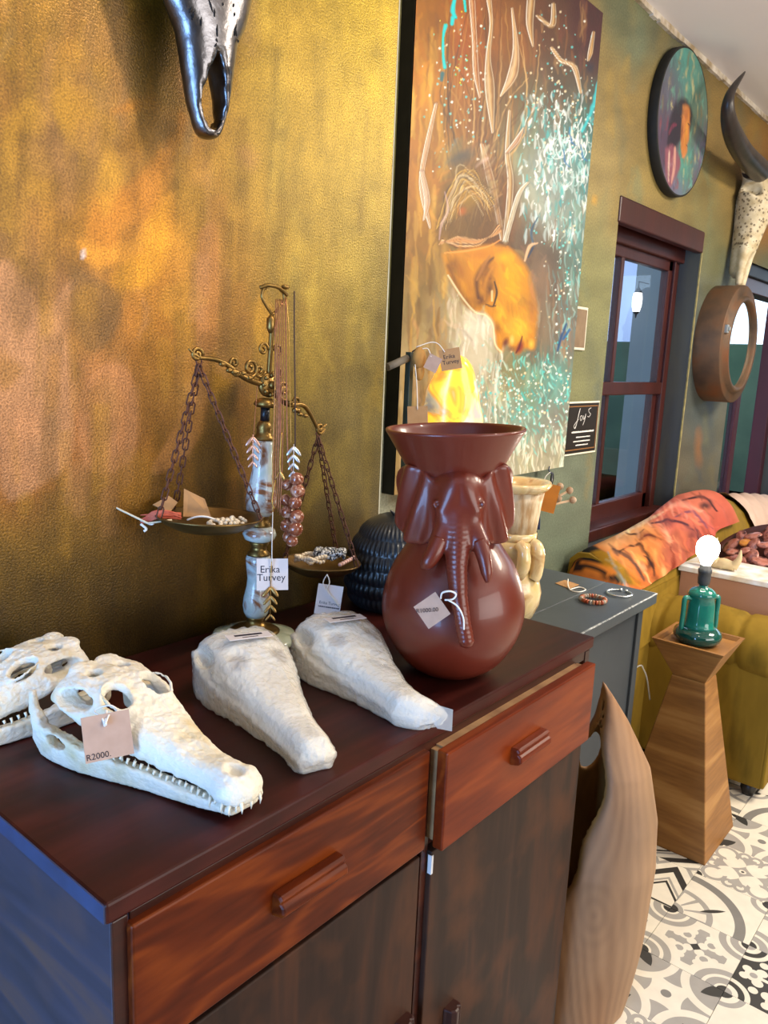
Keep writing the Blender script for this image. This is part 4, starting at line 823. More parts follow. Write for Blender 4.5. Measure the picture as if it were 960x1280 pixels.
# hair swirl around the ear
pt.blob(572, 195, 30, 24, '#8c7a58', .5, .8, .4); pt.blob(578, 195, 22, 12, '#54504c', .8, .8, .4, rot=-.5); pt.blob(580, 235, 22, 26, '#a88430', .7, .8, .5); pt.blob(577, 262, 10, 10, '#b06a2c', .7, .9)
pt.texture(160, 545, 632, 180, 300, (2, 5), (10, 26), .45, .6, 2.2, 1.5); pt.poly([(548, 292), (552, 250), (566, 214), (590, 196), (612, 214), (626, 256), (628, 292), (600, 302), (570, 302)], '#6c5230', .6, 10); pt.blob(578, 196, 24, 11, '#4c4844', .7, .9, .4, .06, -.5); pt.blob(584, 240, 16, 22, '#a88838', .6, .9, .5, .06); pt.blob(577, 264, 8, 7, '#b4662c', .7, .9)
for i in range(80):
    J = lambda: random.uniform(-9, 9); t_ = random.random()
    pt.stroke([(548+20*t_+J(), 290-20*t_), (560+20*t_+J(), 244+J()), (582+16*t_+J(), 212+30*t_+J()), (612+J(), 240+30*t_+J())], [.4, 1.5, .4], random.choice(['#7a5a28', '#b08a40', '#4c3418', '#d8b870', '#94703a', '#38281a', '#c89a58', '#d8c8a8']), random.uniform(.25, .7), .8, .8)
for i in range(60):
    t_ = random.random(); pt.stroke([(549+4*t_, 306-8*t_), (572, 296+14*t_), (600, 300+6*t_), (627-4*t_, 290-10*t_)], [.5, 1.5, .5], random.choice(['#c89a6c', '#5c3a1c', '#e8c8a0', '#8a5a30', '#b47a48', '#3c2614']), random.uniform(.3, .75), .8, .8)
for k in range(0): pt.stroke([(548+k*3, 280+k), (572+k*4, 300-k*3), (606+k*3, 284-k*7), (620+k, 262-k*8)], [1, 2.6, 1.6], ['#d0a878', '#6a4a2c', '#c08a54', '#8a5c34', '#e0c098'][k % 5], .75, .8, 1.5)
for k in range(0): pt.stroke([(548+k*2, 262-k*3), (565+k*3, 225-k*3), (590+k*3, 200)], [1, 2, 1], ['#d8b04c', '#8a6a28', '#e8d0a0', '#6c5424'][k % 4], .7, .8, 1.5)
pt.stroke([(549, 300), (552, 280), (560, 262), (556, 240)], [1, 2.5, 2, 1], '#c8b0b4', .55, .9)
# the face: forehead right, nose and lips pointing down
pt.poly([(553, 318), (580, 312), (612, 306), (640, 312), (662, 340), (672, 380), (670, 415), (668, 436), (655, 436), (648, 442), (640, 436), (632, 428), (628, 440), (620, 432), (617, 405), (606, 392), (590, 388), (574, 368), (560, 342)], '#c08a3c', 1, 3)
pt.blob(640, 350, 22, 40, '#dca43c', .9, .9); pt.blob(636, 338, 10, 20, '#e8a02c', .8, .9); pt.blob(574, 340, 16, 26, '#96662c', .75, .9); pt.blob(608, 345, 10, 24, '#6e4420', .85, .9, rot=.35); pt.blob(600, 375, 12, 12, '#5c3618', .85, .8); pt.blob(588, 360, 12, 20, '#a8742c', .7, .9)
pt.blob(648, 410, 20, 26, '#e6b854', .9, .9); pt.blob(626, 395, 10, 16, '#e0b04a', .85, .9); pt.blob(665, 390, 8, 30, '#a87848', .7, .9); pt.blob(650, 375, 14, 16, '#a08440', .5, .9)
pt.blob(676, 352, 18, 46, '#86705c', .9, .9, .2, .04); pt.blob(682, 410, 10, 40, '#8a7c68', .8, .9, .2, .04); pt.blob(660, 320, 18, 16, '#7c6450', .7, .9)
pt.blob(588, 412, 22, 26, '#dcd4c4', .8, .9, .3, .05); pt.blob(600, 452, 20, 30, '#d0c8b4', .7, .9, .3, .05); pt.blob(566, 392, 14, 30, '#b8a888', .6, .9, .3, .05)
pt.texture(190, 560, 670, 312, 436, (2, 5), (8, 22), .32, .65, 1.1, 1.0)
pt.stroke([(598, 372), (596, 350), (606, 332), (617, 322)], [3, 6, 6, 2], '#55320f', .85, .9); pt.stroke([(606, 374), (608, 350), (616, 334)], [2, 4, 2], '#c08a44', .7, .9); pt.stroke([(560, 332), (576, 366), (592, 388)], [4, 7, 4], '#6a4418', .6, .9); pt.blob(566, 330, 10, 14, '#5c3a18', .6, .9); pt.blob(582, 378, 10, 8, '#7a5020', .7, .9, rot=.6); pt.blob(612, 362, 8, 18, '#4c2c12', .8, .9, rot=.2); pt.blob(622, 410, 6, 12, '#8a5a24', .7, .9); pt.blob(640, 436, 10, 5, '#7a4a28', .7, .9); pt.blob(630, 322, 14, 10, '#f0b440', .7, .9); pt.blob(600, 318, 20, 8, '#b87838', .6, .9)
pt.stroke([(618, 352), (621, 366), (617, 382)], [1.2, 2.2, 1.4], '#2c1a10', .95, .7); pt.stroke([(615, 364), (615, 376)], [2, 1.6], '#f0d8b0', .8, .9); pt.stroke([(607, 380), (614, 383), (620, 382)], [1, 1.6, 1], '#2c1a10', .9, .7)
pt.stroke([(596, 350), (604, 334), (612, 320)], [2, 4, 2], '#a87848', .8, .8); pt.stroke([(560, 344), (578, 372), (594, 390), (607, 394), (616, 406), (619, 430), (627, 440)], [1.4]*5, '#efe0bc', .9, .8)
pt.blob(632, 428, 5, 9, '#6a2c1c', .9, .8, rot=.4); pt.blob(650, 434, 6, 12, '#8c3c2c', .95, .7, rot=.35); pt.stroke([(653, 420), (649, 434), (645, 441)], [1, 2.4, 1.6], '#5c1c1c', .9, .8); pt.blob(664, 430, 5, 8, '#e8c468', .8, .9); pt.blob(640, 425, 4, 8, '#f0cc84', .8, .9)
pt.stroke([(556, 316), (580, 314), (610, 308), (625, 300)], [1, 2, 1.5, 1], '#e8a868', .8, .8)
pt.stroke([(668, 308), (664, 290), (672, 272)], [1, 2.4, 1], '#3c5a70', .9); pt.stroke([(656, 326), (662, 308), (672, 304)], [1.6, 3, 1], '#d8b898', .9); pt.stroke([(660, 322), (666, 310)], [1, 2], '#28405c', .9)
pt.stroke([(697, 438), (702, 420), (708, 405)], [2, 3.4, 2], '#1f4f7a', .9, .8); pt.stroke([(704, 424), (712, 412)], [2, 2], '#2c6090', .9)
for i in range(46):
    x, y = random.gauss(708, 16), random.gauss(195, 26); a = random.uniform(0, 6.3); r = random.uniform(3, 8); pt.stroke([(x+r*math.cos(a+t_), y+r*1.3*math.sin(a+t_)) for t_ in (0, .9, 1.8, 2.6)], [.5, random.uniform(1, 2.4), 1, .4], random.choice(['#f8faf8', '#e8f0f0', '#c0dcdc']), random.uniform(.5, .9), .8, 1)
for x, y in ((712, 170), (704, 196), (726, 190)): pt.stroke([(x, y-10), (x+2, y+6), (x+8, y+12)], [1, 1.8, .8], '#3a78a8', .8, .7, 1)
pt.blob(738, 84, 7, 10, '#1c2440', .8, .8, .4); pt.stroke([(748, 100), (742, 130), (728, 165)], [2, 4, 2], '#48c4cc', .8, .7, 1)
me = mesh_np('canvas_face', V-np.array([(CX0+CX1)/2, YR, CZ0]), F, True); lum_ = pt.C.mean(1, keepdims=True); add_colors(me, np.clip((lum_+(pt.C-lum_)*1.15)**1.16*.92, .004, 1))
m_art = mat('oil_paint', '#a08050', attr='paint', rough=.5, bump=.25, bscale=120, bdist=.0015); link('canvas_face', me, m_art, pn)
m_black = mat('black_canvas_edge', '#100e08', '#1c1a12', 30, rough=.7)
MB().box(-(CX1-CX0)/2-.0005, (CX1-CX0)/2+.0005, -.0365, -.001, -.0005, CZ1-CZ0).build('canvas_edge', m_black, pn)
# --- round painting
RC = onY(853, 155, YR-.03); rd = .245
rp = thing('round_painting', 'round canvas painting of a profile figure on teal ground above the window', 'painting', (RC.x, YR, RC.z))
nr, na = 70, 150; vs = []; 
for i in range(nr+1):
    for k in range(na): a = 2*math.pi*k/na; r = rd*i/nr; vs.append((r*math.cos(a), -.036, r*math.sin(a)))
fs = [(i*na+k, i*na+(k+1) % na, (i+1)*na+(k+1) % na, (i+1)*na+k) for i in range(nr) for k in range(na)]
vs = np.array(vs); Q = vs[:, [0, 2]]*1000*np.array([1, -1])    # drawing plan in mm, y down
pt = Painter(Q, '#5c9088')
pt.blobs([(0, -180, 120, 80, '#5c9c90'), (-140, -60, 90, 90, '#6a6a78'), (120, -40, 90, 120, '#6c8470'), (-140, 80, 90, 90, '#5c4860'), (60, 140, 90, 80, '#5fa090'), (180, 60, 70, 90, '#7a6c88'), (0, 220, 100, 50, '#74708c'), (170, 180, 60, 50, '#6a4058')])
random.seed(31)
for i in range(260):
    x, y = random.uniform(-240, 240), random.uniform(-240, 240); l = random.uniform(10, 50); w = random.uniform(4, 13)
    c = random.choice(['#6ab0a0', '#4a8880', '#8c7c58', '#7ca890', '#5c7a78', '#c8c090'] if y < 0 or x > 40 else ['#6a3c50', '#3c3448', '#8a4a5c', '#5a5a70', '#a05c60'])
    pt.stroke([(x, y-l/2), (x+random.uniform(-10, 10), y), (x+random.uniform(-14, 14), y+l/2)], [w*.5, w, w*.4], c, random.uniform(.3, .8), .8, 2)
pt.poly([(-60, -70), (0, -80), (60, -60), (70, -20), (40, 40), (-20, 60), (-80, 120), (-130, 110), (-140, 40), (-110, -30)], '#2c2436', .9, 10)
pt.poly([(-30, -55), (20, -66), (48, -50), (56, 0), (64, 40), (52, 60), (60, 80), (46, 100), (20, 110), (-8, 80), (-20, 30)], '#d08a4c', 1, 8)
pt.blob(30, 20, 18, 60, '#e8a840', .8, .9); pt.blob(8, -30, 30, 26, '#b06a3c', .7, .8); pt.blob(-10, 30, 14, 40, '#7a3c30', .8, .9); pt.stroke([(36, -10), (50, -8)], [3, 4], '#1c1420', 1); pt.stroke([(44, 62), (58, 66)], [3, 2], '#7c2c28', 1)
pt.poly([(-150, 120), (-90, 90), (-20, 110), (10, 140), (-30, 190), (-70, 230), (-120, 200)], '#9a5c6c', .9, 8); pt.stroke([(-60, 100), (-50, 160), (-60, 210)], [14, 18, 8], '#d8a898', .9); pt.stroke([(-110, 120), (-100, 170), (-90, 210)], [10, 12, 6], '#e0c0b0', .9); pt.stroke([(-130, 60), (-100, 30), (-70, 20)], [10, 12, 6], '#8a3c58', .8)
for x, y in ((-30, -160), (40, -150), (-10, -120), (90, -110), (110, 0), (70, 110), (150, 90)): pt.blob(x, y, 14, 20, '#c8b888', .8, .8, .5)
pt.texture(200, -240, 240, -240, 240, (5, 12), (20, 60), .4, .6, None, 2); me = mesh_np('canvas_face', vs, fs, True); add_colors(me, np.clip(pt.C**1.15*.8, .004, 1)); link('canvas_face', me, m_art, rp)
MB().lathe([(rd, 0), (rd+.003, .006), (rd+.003, .034), (rd, .0362), (rd-.004, .0362)], 90, Matrix.Rotation(math.pi/2, 4, 'X'), cap=False).build('canvas_edge', m_black, rp)
# --- black notice and small framed card
m_frame_w = mat('cream_frame', '#d8d0bc', rough=.5); m_bkcard = mat('black_card', '#17120f', '#241a15', 30, rough=.4); m_ink = mat('pale_print', '#dad6d0', rough=.6); m_bronze = mat('bronze_line', '#9a6a3c', rough=.4, metal=.4)
a = onY(709, 503, YR-.006); c = onY(744, 567, YR-.006)
a = Vector((2.355, YR-.006, 1.303)); c = Vector((2.60, YR-.006, 1.124)); cx_, cz_ = (a.x+c.x)/2, (a.z+c.z)/2; w, h = (c.x-a.x)/2, (a.z-c.z)/2
sg = thing('wall_notice', 'black printed notice in a thin cream frame beside the big painting', 'notice', (cx_, YR, cz_))
MB().box(-w, w, -.007, -.0005, -h, h).build('frame', m_frame_w, sg, bevel=.001); MB().box(-w+.006, w-.006, -.0082, -.006, -h+.006, h-.006).build('card', m_bkcard, sg)
MB().box(-w+.012, w-.012, -.0088, -.008, h-.018, h-.0145).box(-w+.012, w-.012, -.0088, -.008, -h+.016, -h+.0195).box(w-.0155, w-.012, -.0088, -.008, -h+.016, h-.0145).build('border_line', m_bronze, sg)
FM = lambda x, z, y=-.0090: Matrix.Translation((x, y, z)) @ Matrix.Rotation(math.pi/2, 4, 'X')
b = MB()
for P_ in ([(.0, .0), (.008, .004), (.020, .045), (.026, .066), (.020, .05), (.012, .015), (.004, -.004), (-.004, .006), (.02, .028)], [(.034, .022), (.030, .034), (.038, .040), (.044, .03), (.036, .022)], [(.048, .04), (.052, .026), (.060, .034), (.064, .046), (.058, .02), (.05, .006)], [(.094, .066), (.080, .06), (.084, .05), (.094, .044), (.086, .034), (.076, .036)]): b.tube(bez([(-.06+x*1.2, -.0092, .004+z*.95) for x, z in P_], 4), .0010, 5)
b.build('signature_scrawl', m_ink, sg)
b = MB(); random.seed(4)
for z, x0, x1, hh in ((-.012, -.075, .088, .0062), (-.030, -.040, .058, .0042), (-.044, -.058, .062, .0042), (-.057, -.038, .052, .0042)):
    x = x0
    while x < x1:
        l = random.uniform(.003, .007); b.box(x, x+l, -.0090, -.0080, z-hh/2, z+hh/2*random.uniform(.5, 1)); x += l+random.uniform(.0006, .0022)
b.build('blurred_print', m_ink, sg)['kind'] = 'stuff'
f2 = thing('small_framed_card', 'small brown card in cream frame half hidden behind the big painting', 'frame', (2.375, YR, 1.538))
MB().box(-.07, .07, -.008, -.0005, -.068, .068).build('frame', m_frame_w, f2, bevel=.001); MB().box(-.062, .062, -.0092, -.007, -.060, .060).build('card', mat('brown_card', '#6a5440', '#8a7458', 20, rough=.6), f2)
# --- round mirror in a rusty drum rim
m_rust = mat('rusty_steel', '#6e4224', '#3c332c', 9, rough=.6, metal=.35, c3='#5e4632', bump=.4, bscale=50); m_mir = mat('mirror_glass', '#dfe8e4', rough=.02, metal=1.0)
MD = .115; mc = onY(924, 431, YR-MD)
mr_ = thing('drum_mirror', 'round mirror set in a deep rusty steel drum rim on the wall by the door', 'mirror', (mc.x, YR, mc.z)); RX = Matrix.Rotation(math.pi/2, 4, 'X'); R0 = .255
MB().lathe([(R0, .001), (R0, MD-.004), (R0-.004, MD), (R0-.045, MD), (R0-.048, MD+.016), (R0-.062, MD+.018), (R0-.07, MD+.012), (R0-.07, MD-.006)], 80, RX, cap=False).build('drum_rim', m_rust, mr_)
MB().lathe([(.0001, MD+.0), (R0-.07, MD+.0)], 80, RX, cap=False).build('mirror_glass', m_mir, mr_)
m_gal = mat('galvanised_catch', '#a8a8a0', rough=.4, metal=.7); MB().box(-R0*.86-.01, -R0*.86+.014, -MD-.012, -MD+.004, .04, .075).box(-R0*.86-.004, -R0*.86+.008, -MD-.02, -MD-.01, .05, .066).build('catch', m_gal, mr_, bevel=.002)
# --- carved buffalo skull with black horns
m_bone = mat('carved_cream_bone', '#d6c8a8', '#a8946c', 30, rough=.6, bump=.5, bscale=70); m_hornb = mat('black_horn', '#1f1a18', '#3c322c', 14, rough=.38, bump=.4, bscale=40)
KC = onY(952, 262, YR-.10)
bs = thing('carved_buffalo_skull', 'carved pale buffalo skull with curved black horns hung above the mirror', 'skull', (KC.x, YR, KC.z))
def f_buf(x, y, z):
    q = -y   # out from wall
    d = s_ell(x, q, z, (0, .07, .06), (.115, .07, .12))
    d = smin(d, s_cap(x, q, z, (0, .075, .0), (0, .06, -.30), .085, .045), .05)
    for s_ in (-1, 1):
        d = smin(d, s_ell(x, q, z, (s_*.10, .075, .05), (.045, .05, .05)), .03); d = smax(d, -s_ell(x, q, z, (s_*.112, .09, .055), (.034, .06, .034)), .01)
        d = smin(d, s_cap(x, q, z, (s_*.045, .08, -.19), (s_*.03, .08, -.375), .026, .016), .012); d = smin(d, s_cap(x, q, z, (s_*.06, .07, .13), (s_*.16, .07, .15), .05, .045), .03)
    d = smax(d, -s_ell(x, q, z, (0, .12, -.30), (.026, .06, .085)), .01)
    return smax(d, .001-q, .004)
V, F = surface_nets(f_buf, (-.22, -.17, -.42), (.22, .0, .24), .0075)
BR = Euler((0, math.radians(14), 0)); link('skull_bone', mesh_np('skull_bone', V*.9, F), m_bone, bs, (0, 0, 0), BR)
N_, K_ = nodes_of(m_bone); vo = N_.new('ShaderNodeTexVoronoi'); vo.inputs['Scale'].default_value = 62; tc_ = N_.new('ShaderNodeTexCoord'); K_.new(tc_.outputs['Object'], vo.inputs['Vector'])
mr2 = N_.new('ShaderNodeMapRange'); mr2.inputs['From Min'].default_value = .30; mr2.inputs['From Max'].default_value = .38; mr2.inputs['To Min'].default_value = .8; mr2.inputs['To Max'].default_value = 0; K_.new(vo.outputs['Distance'], mr2.inputs[0])
sp_ = N_.new('ShaderNodeSeparateXYZ'); K_.new(tc_.outputs['Object'], sp_.inputs[0]); zz = Ex(m_bone.node_tree, sp_.outputs[2]); msk_ = zz.gt(-.19)*zz.lt(.06)*Ex(m_bone.node_tree, mr2.outputs[0])
mx_ = N_.new('ShaderNodeMix'); mx_.data_type = 'RGBA'; K_.new(msk_.v, mx_.inputs[0]); bb_ = N_['Principled BSDF']; K_.new(bb_.inputs['Base Color'].links[0].from_socket, mx_.inputs[6]); mx_.inputs[7].default_value = L4('#5c4a32'); K_.new(mx_.outputs[2], bb_.inputs['Base Color'])
def horn(s_):
    if True:
        pts = [(-.13, -.07, .15)]+[tuple(onY(px, py, YR-dd)-Vector((KC.x, YR, KC.z))) for px, py, dd in ((950, 214, .10), (928, 190, .13), (912, 155, .15), (912, 120, .16), (931, 90, .16))]
    if s_ > 0: pts = [(-q_[0], q_[1], q_[2]-.02) for q_ in pts]
    P_ = bez(pts, 8); rs = np.interp(np.linspace(0, 1, len(P_)), [0, .25, .5, .75, 1], [.042, .044, .036, .021, .003])
    b = MB(); b.tube(P_, list(rs), 16); b.build('horn', m_hornb, bs)
horn(-1); horn(1)
# --- polished metal cattle skull, upper part above the picture
m_pol = mat('hammered_steel', '#8c8a8e', '#524e4e', 18, rough=.28, metal=1.0, bump=.35, bscale=45, bdist=.004); m_pit = mat('dark_pit', '#161210', rough=.8)
tipp = onY(262, 176, 1.03)
ms = thing('metal_cattle_skull', 'polished hammered metal cattle skull hanging on the gold wall', 'skull', (tipp.x, YG, tipp.z)); ms.rotation_euler = (0, math.radians(-1.5), 0); ms.scale = (1.1, 1, 1)
def f_met(x, y, z):
    q = -y
    w = np.interp(z, [0, .02, .05, .10, .14, .17, .22, .30, .38, .48], [.012, .022, .032, .040, .046, .062, .075, .10, .125, .115]); dp = np.interp(z, [0, .05, .15, .3, .45], [.018, .026, .036, .05, .05])
    cq = np.interp(z, [0, .1, .3, .48], [.065, .068, .07, .06])
    d = (np.sqrt((x/w)**2+((q-cq)/dp)**2)-1)*np.minimum(w, dp)*.8; d = smax(d, z-.50, .02); d = smax(d, .002-z, .012)
    a = np.interp(z, [.012, .03, .06, .09, .115], [.003, .016, .019, .013, .002])
    cut = np.where((z > .012) & (z < .118), np.abs(x)-a, .05); d = smax(d, -np.maximum(cut, -(q-.02)), .004)
    for s_ in (-1, 1): d = smax(d, -s_ell(x, q, z, (s_*.10, .085, .36), (.05, .06, .045)), .01)
    d = smax(d, -s_ell(x, q, z, (0, .0, .25), (.06, .055, .3)), .01)
    d = smin(d, s_cap(x, q, z, (-.1, .06, .47), (-.24, .08, .56), .04, .015), .03); d = smin(d, s_cap(x, q, z, (.1, .06, .47), (.24, .08, .56), .04, .015), .03)
    return smax(d, .001-q, .003)
V, F = surface_nets(f_met, (-.27, -.14, -.01), (.27, .0, .62), .0055)
link('skull_metal', mesh_np('skull_metal', V, F), m_pol, ms)
MB().box(-.02, .02, -.012, .0, .40, .46).build('wall_bracket', m_pit, ms)
b = MB(); random.seed(13)
for i in range(60):
    z = random.uniform(.12, .36); w = float(np.interp(z, [.12, .17, .22, .30, .38], [.043, .062, .075, .10, .125])); x = random.uniform(-.75, .75)*w
    q = float(np.interp(z, [0, .1, .3, .48], [.065, .068, .07, .06]))+float(np.interp(z, [0, .05, .15, .3, .45], [.018, .026, .036, .05, .05]))*math.sqrt(max(0, 1-(x/w)**2))
    l = random.choice([.002, .003, .006, .009]); dx = random.uniform(-.6, .6)*l
    b.tube([(x-dx, -q+.0003, z-l), (x+random.uniform(-.001, .001), -q-.0004, z), (x+dx, -q+.0003, z+l)], [.0007, .0015, .0006], 6)
p_ = b.build('hammered_pits', m_pit, ms); p_['kind'] = 'stuff'
# --- lantern seen through the window
m_lan = mat('black_iron', '#1c1c1e', rough=.5); m_lang = mat('lit_lantern_glass', '#ffffff', emis='#fff6ea', estr=3.5)
lq = onY(796, 378, 1.66)
ln = thing('porch_lantern', 'black iron lantern with bright white glass seen through the window', 'lantern', lq); ln.scale = (.42, .42, .46)
MB().lathe([(.0001, -.17), (.008, -.16), (.012, -.13), (.035, -.11), (.04, -.10)], 16).build('finial', m_lan, ln); MB().lathe([(.05, .10), (.04, .115), (.02, .15), (.006, .16)], 16).build('cap', m_lan, ln); MB().tube([(0, 0, .15), (0, 0, .22), (.3, 0, .22)], .006, 6).build('bracket', m_lan, ln)
MB().lathe([(.038, -.10), (.055, -.04), (.058, .04), (.048, .10)], 20).build('glass', m_lang, ln)
pq = onY(818, 470, 1.62)
tag(MB().box(pq.x-.06, pq.x+.55, 1.55, 1.75, 0, 2.9).build('porch_pillar', m_grey), 'plain grey pillar standing outside behind the window', 'pillar')
# ================================================================== THINGS ON THE SIDEBOARD
TOPZ = SZ
def atd(px, py, d): return Vector(CAM+ray(px, py)*d)
def face(c, roll=0.0, yaw=0.0, pitch=0.0):
    c = Vector(c); z = (Vector(CAM)-c).normalized(); x = Vector((0, 0, 1)).cross(z).normalized(); y = z.cross(x)
    R_ = Matrix((x, y, z)).transposed() @ Euler((pitch, yaw, roll), 'XYZ').to_matrix()
    return Matrix.Translation(c) @ R_.to_4x4()
m_kraft = mat('kraft_card', '#b48a5c', '#a67c50', 40, rough=.8); m_kraftp = mat('pinkish_kraft_card', '#b89a88', '#ac8e7c', 60, rough=.8); m_wcard = mat('white_tag_card', '#e4dcda', '#d8cfcd', 30, rough=.7); m_inkd = mat('dark_ink', '#241f2a', rough=.7); m_string = mat('white_string', '#e8e2d8', rough=.8); m_navy = mat('navy_print', '#1e2036', rough=.6)
def card(name, label, c, w, h, mt, roll=0., yaw=0., pitch=0., texts=(), strings=(), hole=True, group=None):
    t = thing(name, label, 'tag', (0, 0, 0), 0, group); t.matrix_world = face(c, roll, yaw, pitch)
    MB().box(-w/2, w/2, -h/2, h/2, -.0005, .0005).build('card', mt, t)
    for s_, x, y, sz, mm in texts: text_mesh('lettering', s_, sz, mm, t, Matrix.Translation((x, y, .0008)))
    inv = t.matrix_basis.inverted()
    for P_, r in strings: MB().tube(bez([inv @ Vector(p) for p in P_], 6), r, 6).build('string', m_string, t)
    return t
# --- crocodile skulls
KW = ([-.02, 0, .1, .25, .4, .55, .7, .82, .92, .97, 1.0], [.21, .235, .255, .235, .185, .140, .108, .092, .092, .078, .03])
KT = ([-.02, 0, .12, .22, .3, .45, .6, .75, .87, .94, 1.0], [.33, .345, .355, .345, .320, .252, .205, .172, .172, .160, .115])
KB = ([-.02, .1, .2, .35, .5, .6, .75, .88, 1.0], [.225, .205, .170, .120, .100, .082, .078, .064, .062])
KJ = ([-.12, -.05, .05, .15, .25, .4, .55, .7, .85, .97], [.14, .135, .140, .135, .110, .090, .084, .066, .062, .055])
def f_croc(solid):
    def f(x, y, z):
        ay = np.abs(y); w = np.interp(x, *KW); zt = np.interp(x, *KT); zb = np.interp(x, *KB)
        u = np.clip((z-zb)/(zt-zb), 0, 1); backness = np.clip((.42-x)/.3, 0, 1)
        we = w*(1-(.30+.16*backness)*u**1.4); zc = (zt+zb)/2; hz = (zt-zb)/2
        p = 3.2; q = ((ay/we)**p+(np.abs(z-zc)/hz)**p)**(1/p); d = (q-1)*np.minimum(we, hz)*.85
        d = smax(d, x-1.0, .03); d = smax(d, -x-.01, .02)
        if solid:
            jaw = smax(smax(ay-np.interp(x, *KW)*.97, z-zb, .02), smax(-z, smax(x-.97, -x-.06, .02), .02), .02); d = smin(d, jaw, .05)
            for sx, sy, sz, r in ((.30, .11, .33, (.075, .055, .04)), (.12, .20, .25, (.09, .04, .05))):
                d = smax(d, -s_ell(x, ay, z, (sx, sy, sz), r)-.012, .03)
            return d
        rim = np.sqrt(((x-.31)/1.28)**2+(ay-.094)**2)-.056; d = smin(d, np.sqrt(rim**2+((z-np.interp(x, *KT)+.005)*1.0)**2)-.008, .02)       # orbit rims
        d = smin(d, s_ell(x, ay, z, (-.0, .06, .34), (.04, .055, .022)), .02)
        d = smin(d, s_ell(x, y, z, (.925, 0, .112), (.065, .092, .052)), .03)                  # premaxilla
        sh = np.maximum(d, -(d+.026)); cav = smax(d+.026, x-.86, .02)
        d = smax(d, -cav, .008)
        d = smax(d, -s_ell(x, ay, z, (.31, .094, .34), (.076, .053, .11)), .012)               # orbits
        d = smax(d, -s_ell(x, ay, z, (.105, .070, .36), (.040, .034, .06)), .010)              # supratemporal openings
        d = smax(d, -s_ell(x, ay, z, (.150, .195, .278), (.095, .085, .034)), .012)            # lateral openings
        d = smax(d, -s_ell(x, ay, z, (.02, .12, .22), (.06, .08, .05)), .01)
        d = smax(d, -s_ell(x, y, z, (.905, 0, .185), (.046, .036, .05)), .008)                 # nostril
        d = smax(d, -s_ell(x, ay, z, (.46, .15, .07), (.09, .05, .022)), .008)
        d = smax(d, -s_ell(x, y, z, (.22, 0, .10), (.36, .165, .14)), .01)
        # lower jaw: two rami meeting at the tip
        jc = np.interp(x, [-.12, 0, .1, .25, .4, .55, .7, .85, .97], [.222, .238, .238, .215, .168, .124, .092, .062, .03]); jt = np.interp(x, *KJ); jw = np.interp(x, [-.1, .1, .6, .97], [.022, .026, .028, .04])
        e = smax(np.abs(ay-jc)-jw, np.abs(z-jt/2)-jt/2, .015); e = smax(e, smax(x-.965, -x-.10, .02), .02)
        e = smax(e, -s_ell(x, ay, z, (.10, .238, .100), (.065, .08, .026)), .01)
        e = smin(e, s_chain(x, ay, z, [(-.06, .225, .12), (-.11, .222, .17), (-.125, .218, .235)], [.030, .022, .016]), .02)
        e = smax(e, .022*np.clip((x-.6)/.3, 0, 1)-z, .01); e = smax(e, .05*np.clip((-.0-x)/.1, 0, 1)-z, .01)
        return np.minimum(d, e)
    return f
LS = .292
V, F = surface_nets(f_croc(False), (-.17, -.30, -.02), (1.03, .30, .40), .0066)
V = V*LS; P3 = V
V = V+np.random.default_rng(1).normal(0, 1, V.shape)*0
dn = ((fbm(P3*np.array([.7, 1, 1]), 120, 3, 3)*.0019-np.abs(vnoise(P3, 170, 8))*.0018)*np.clip(.4+P3[:, 2]/.05, 0, 1))[:, None]; V = V+np.concatenate([dn*.3, dn*.3, dn], 1)
me_sk = mesh_np('skull_bone', V, F)
m_boneK = mat('bleached_bone', '#e9e2d4', '#d3bf92', 20, rough=.5, bump=1.0, bscale=190, bstretch=(.6, 1, 1), bdist=.002, sss=.1, contrast=.2, c3='#e8dfcb')
me_sk.materials.append(m_boneK)
b = MB(); random.seed(17); m_tooth = mat('ivory_tooth', '#efe6d0', rough=.3)
for s_ in (-1, 1):
    for i in range(21):
        t = .34+i*.031; yy = s_*float(np.interp(t, *KW))*.955; zb = float(np.interp(t, *KB))+.012; L_ = random.uniform(.012, .032)*(1.5 if i in (17, 19, 20, 8) else 1)
        b.tube([(t*LS, yy*LS, zb*LS), (t*LS, (yy+s_*.008)*LS, (zb-L_*.6)*LS), ((t+.002)*LS, (yy+s_*.004)*LS, (zb-L_)*LS)], [.0021, .0016, .0002], 6)
        if i % 2 == 0:
            t2 = t+.016; zj = float(np.interp(t2, *KJ))-.01; yy = s_*float(np.interp(t2, *KW))*.86
            b.tube([(t2*LS, yy*LS, zj*LS), (t2*LS, yy*LS, (zj+.035)*LS)], [.0019, .0002], 6)
for s_ in (-1, 0, 1): b.tube([(.985*LS, s_*.045*LS, .08*LS), (.994*LS, s_*.047*LS, .058*LS), (.992*LS, s_*.046*LS, .036*LS)], [.0022, .0016, .0003], 6)
ot = b.build('teeth', m_tooth); ot['kind'] = 'stuff'
k1 = thing('crocodile_skull', 'bare white crocodile skull with a kraft price tag at the near left corner of the sideboard', 'skull', (.500, .885, TOPZ+.0005), math.radians(-87.0))
link('skull_bone', me_sk, None, k1); ot.parent = k1
k2 = thing('crocodile_skull', 'bare white crocodile skull at the picture edge behind the tagged one', 'skull', (.523, 1.009, TOPZ+.0005), math.radians(191)); k2.scale = (.93, .93, .93)
link('skull_bone', me_sk, None, k2); copy_obj(ot, k2)
k1['label'] = 'bare white crocodile skull with pinkish price tag, nearest the sideboard corner'
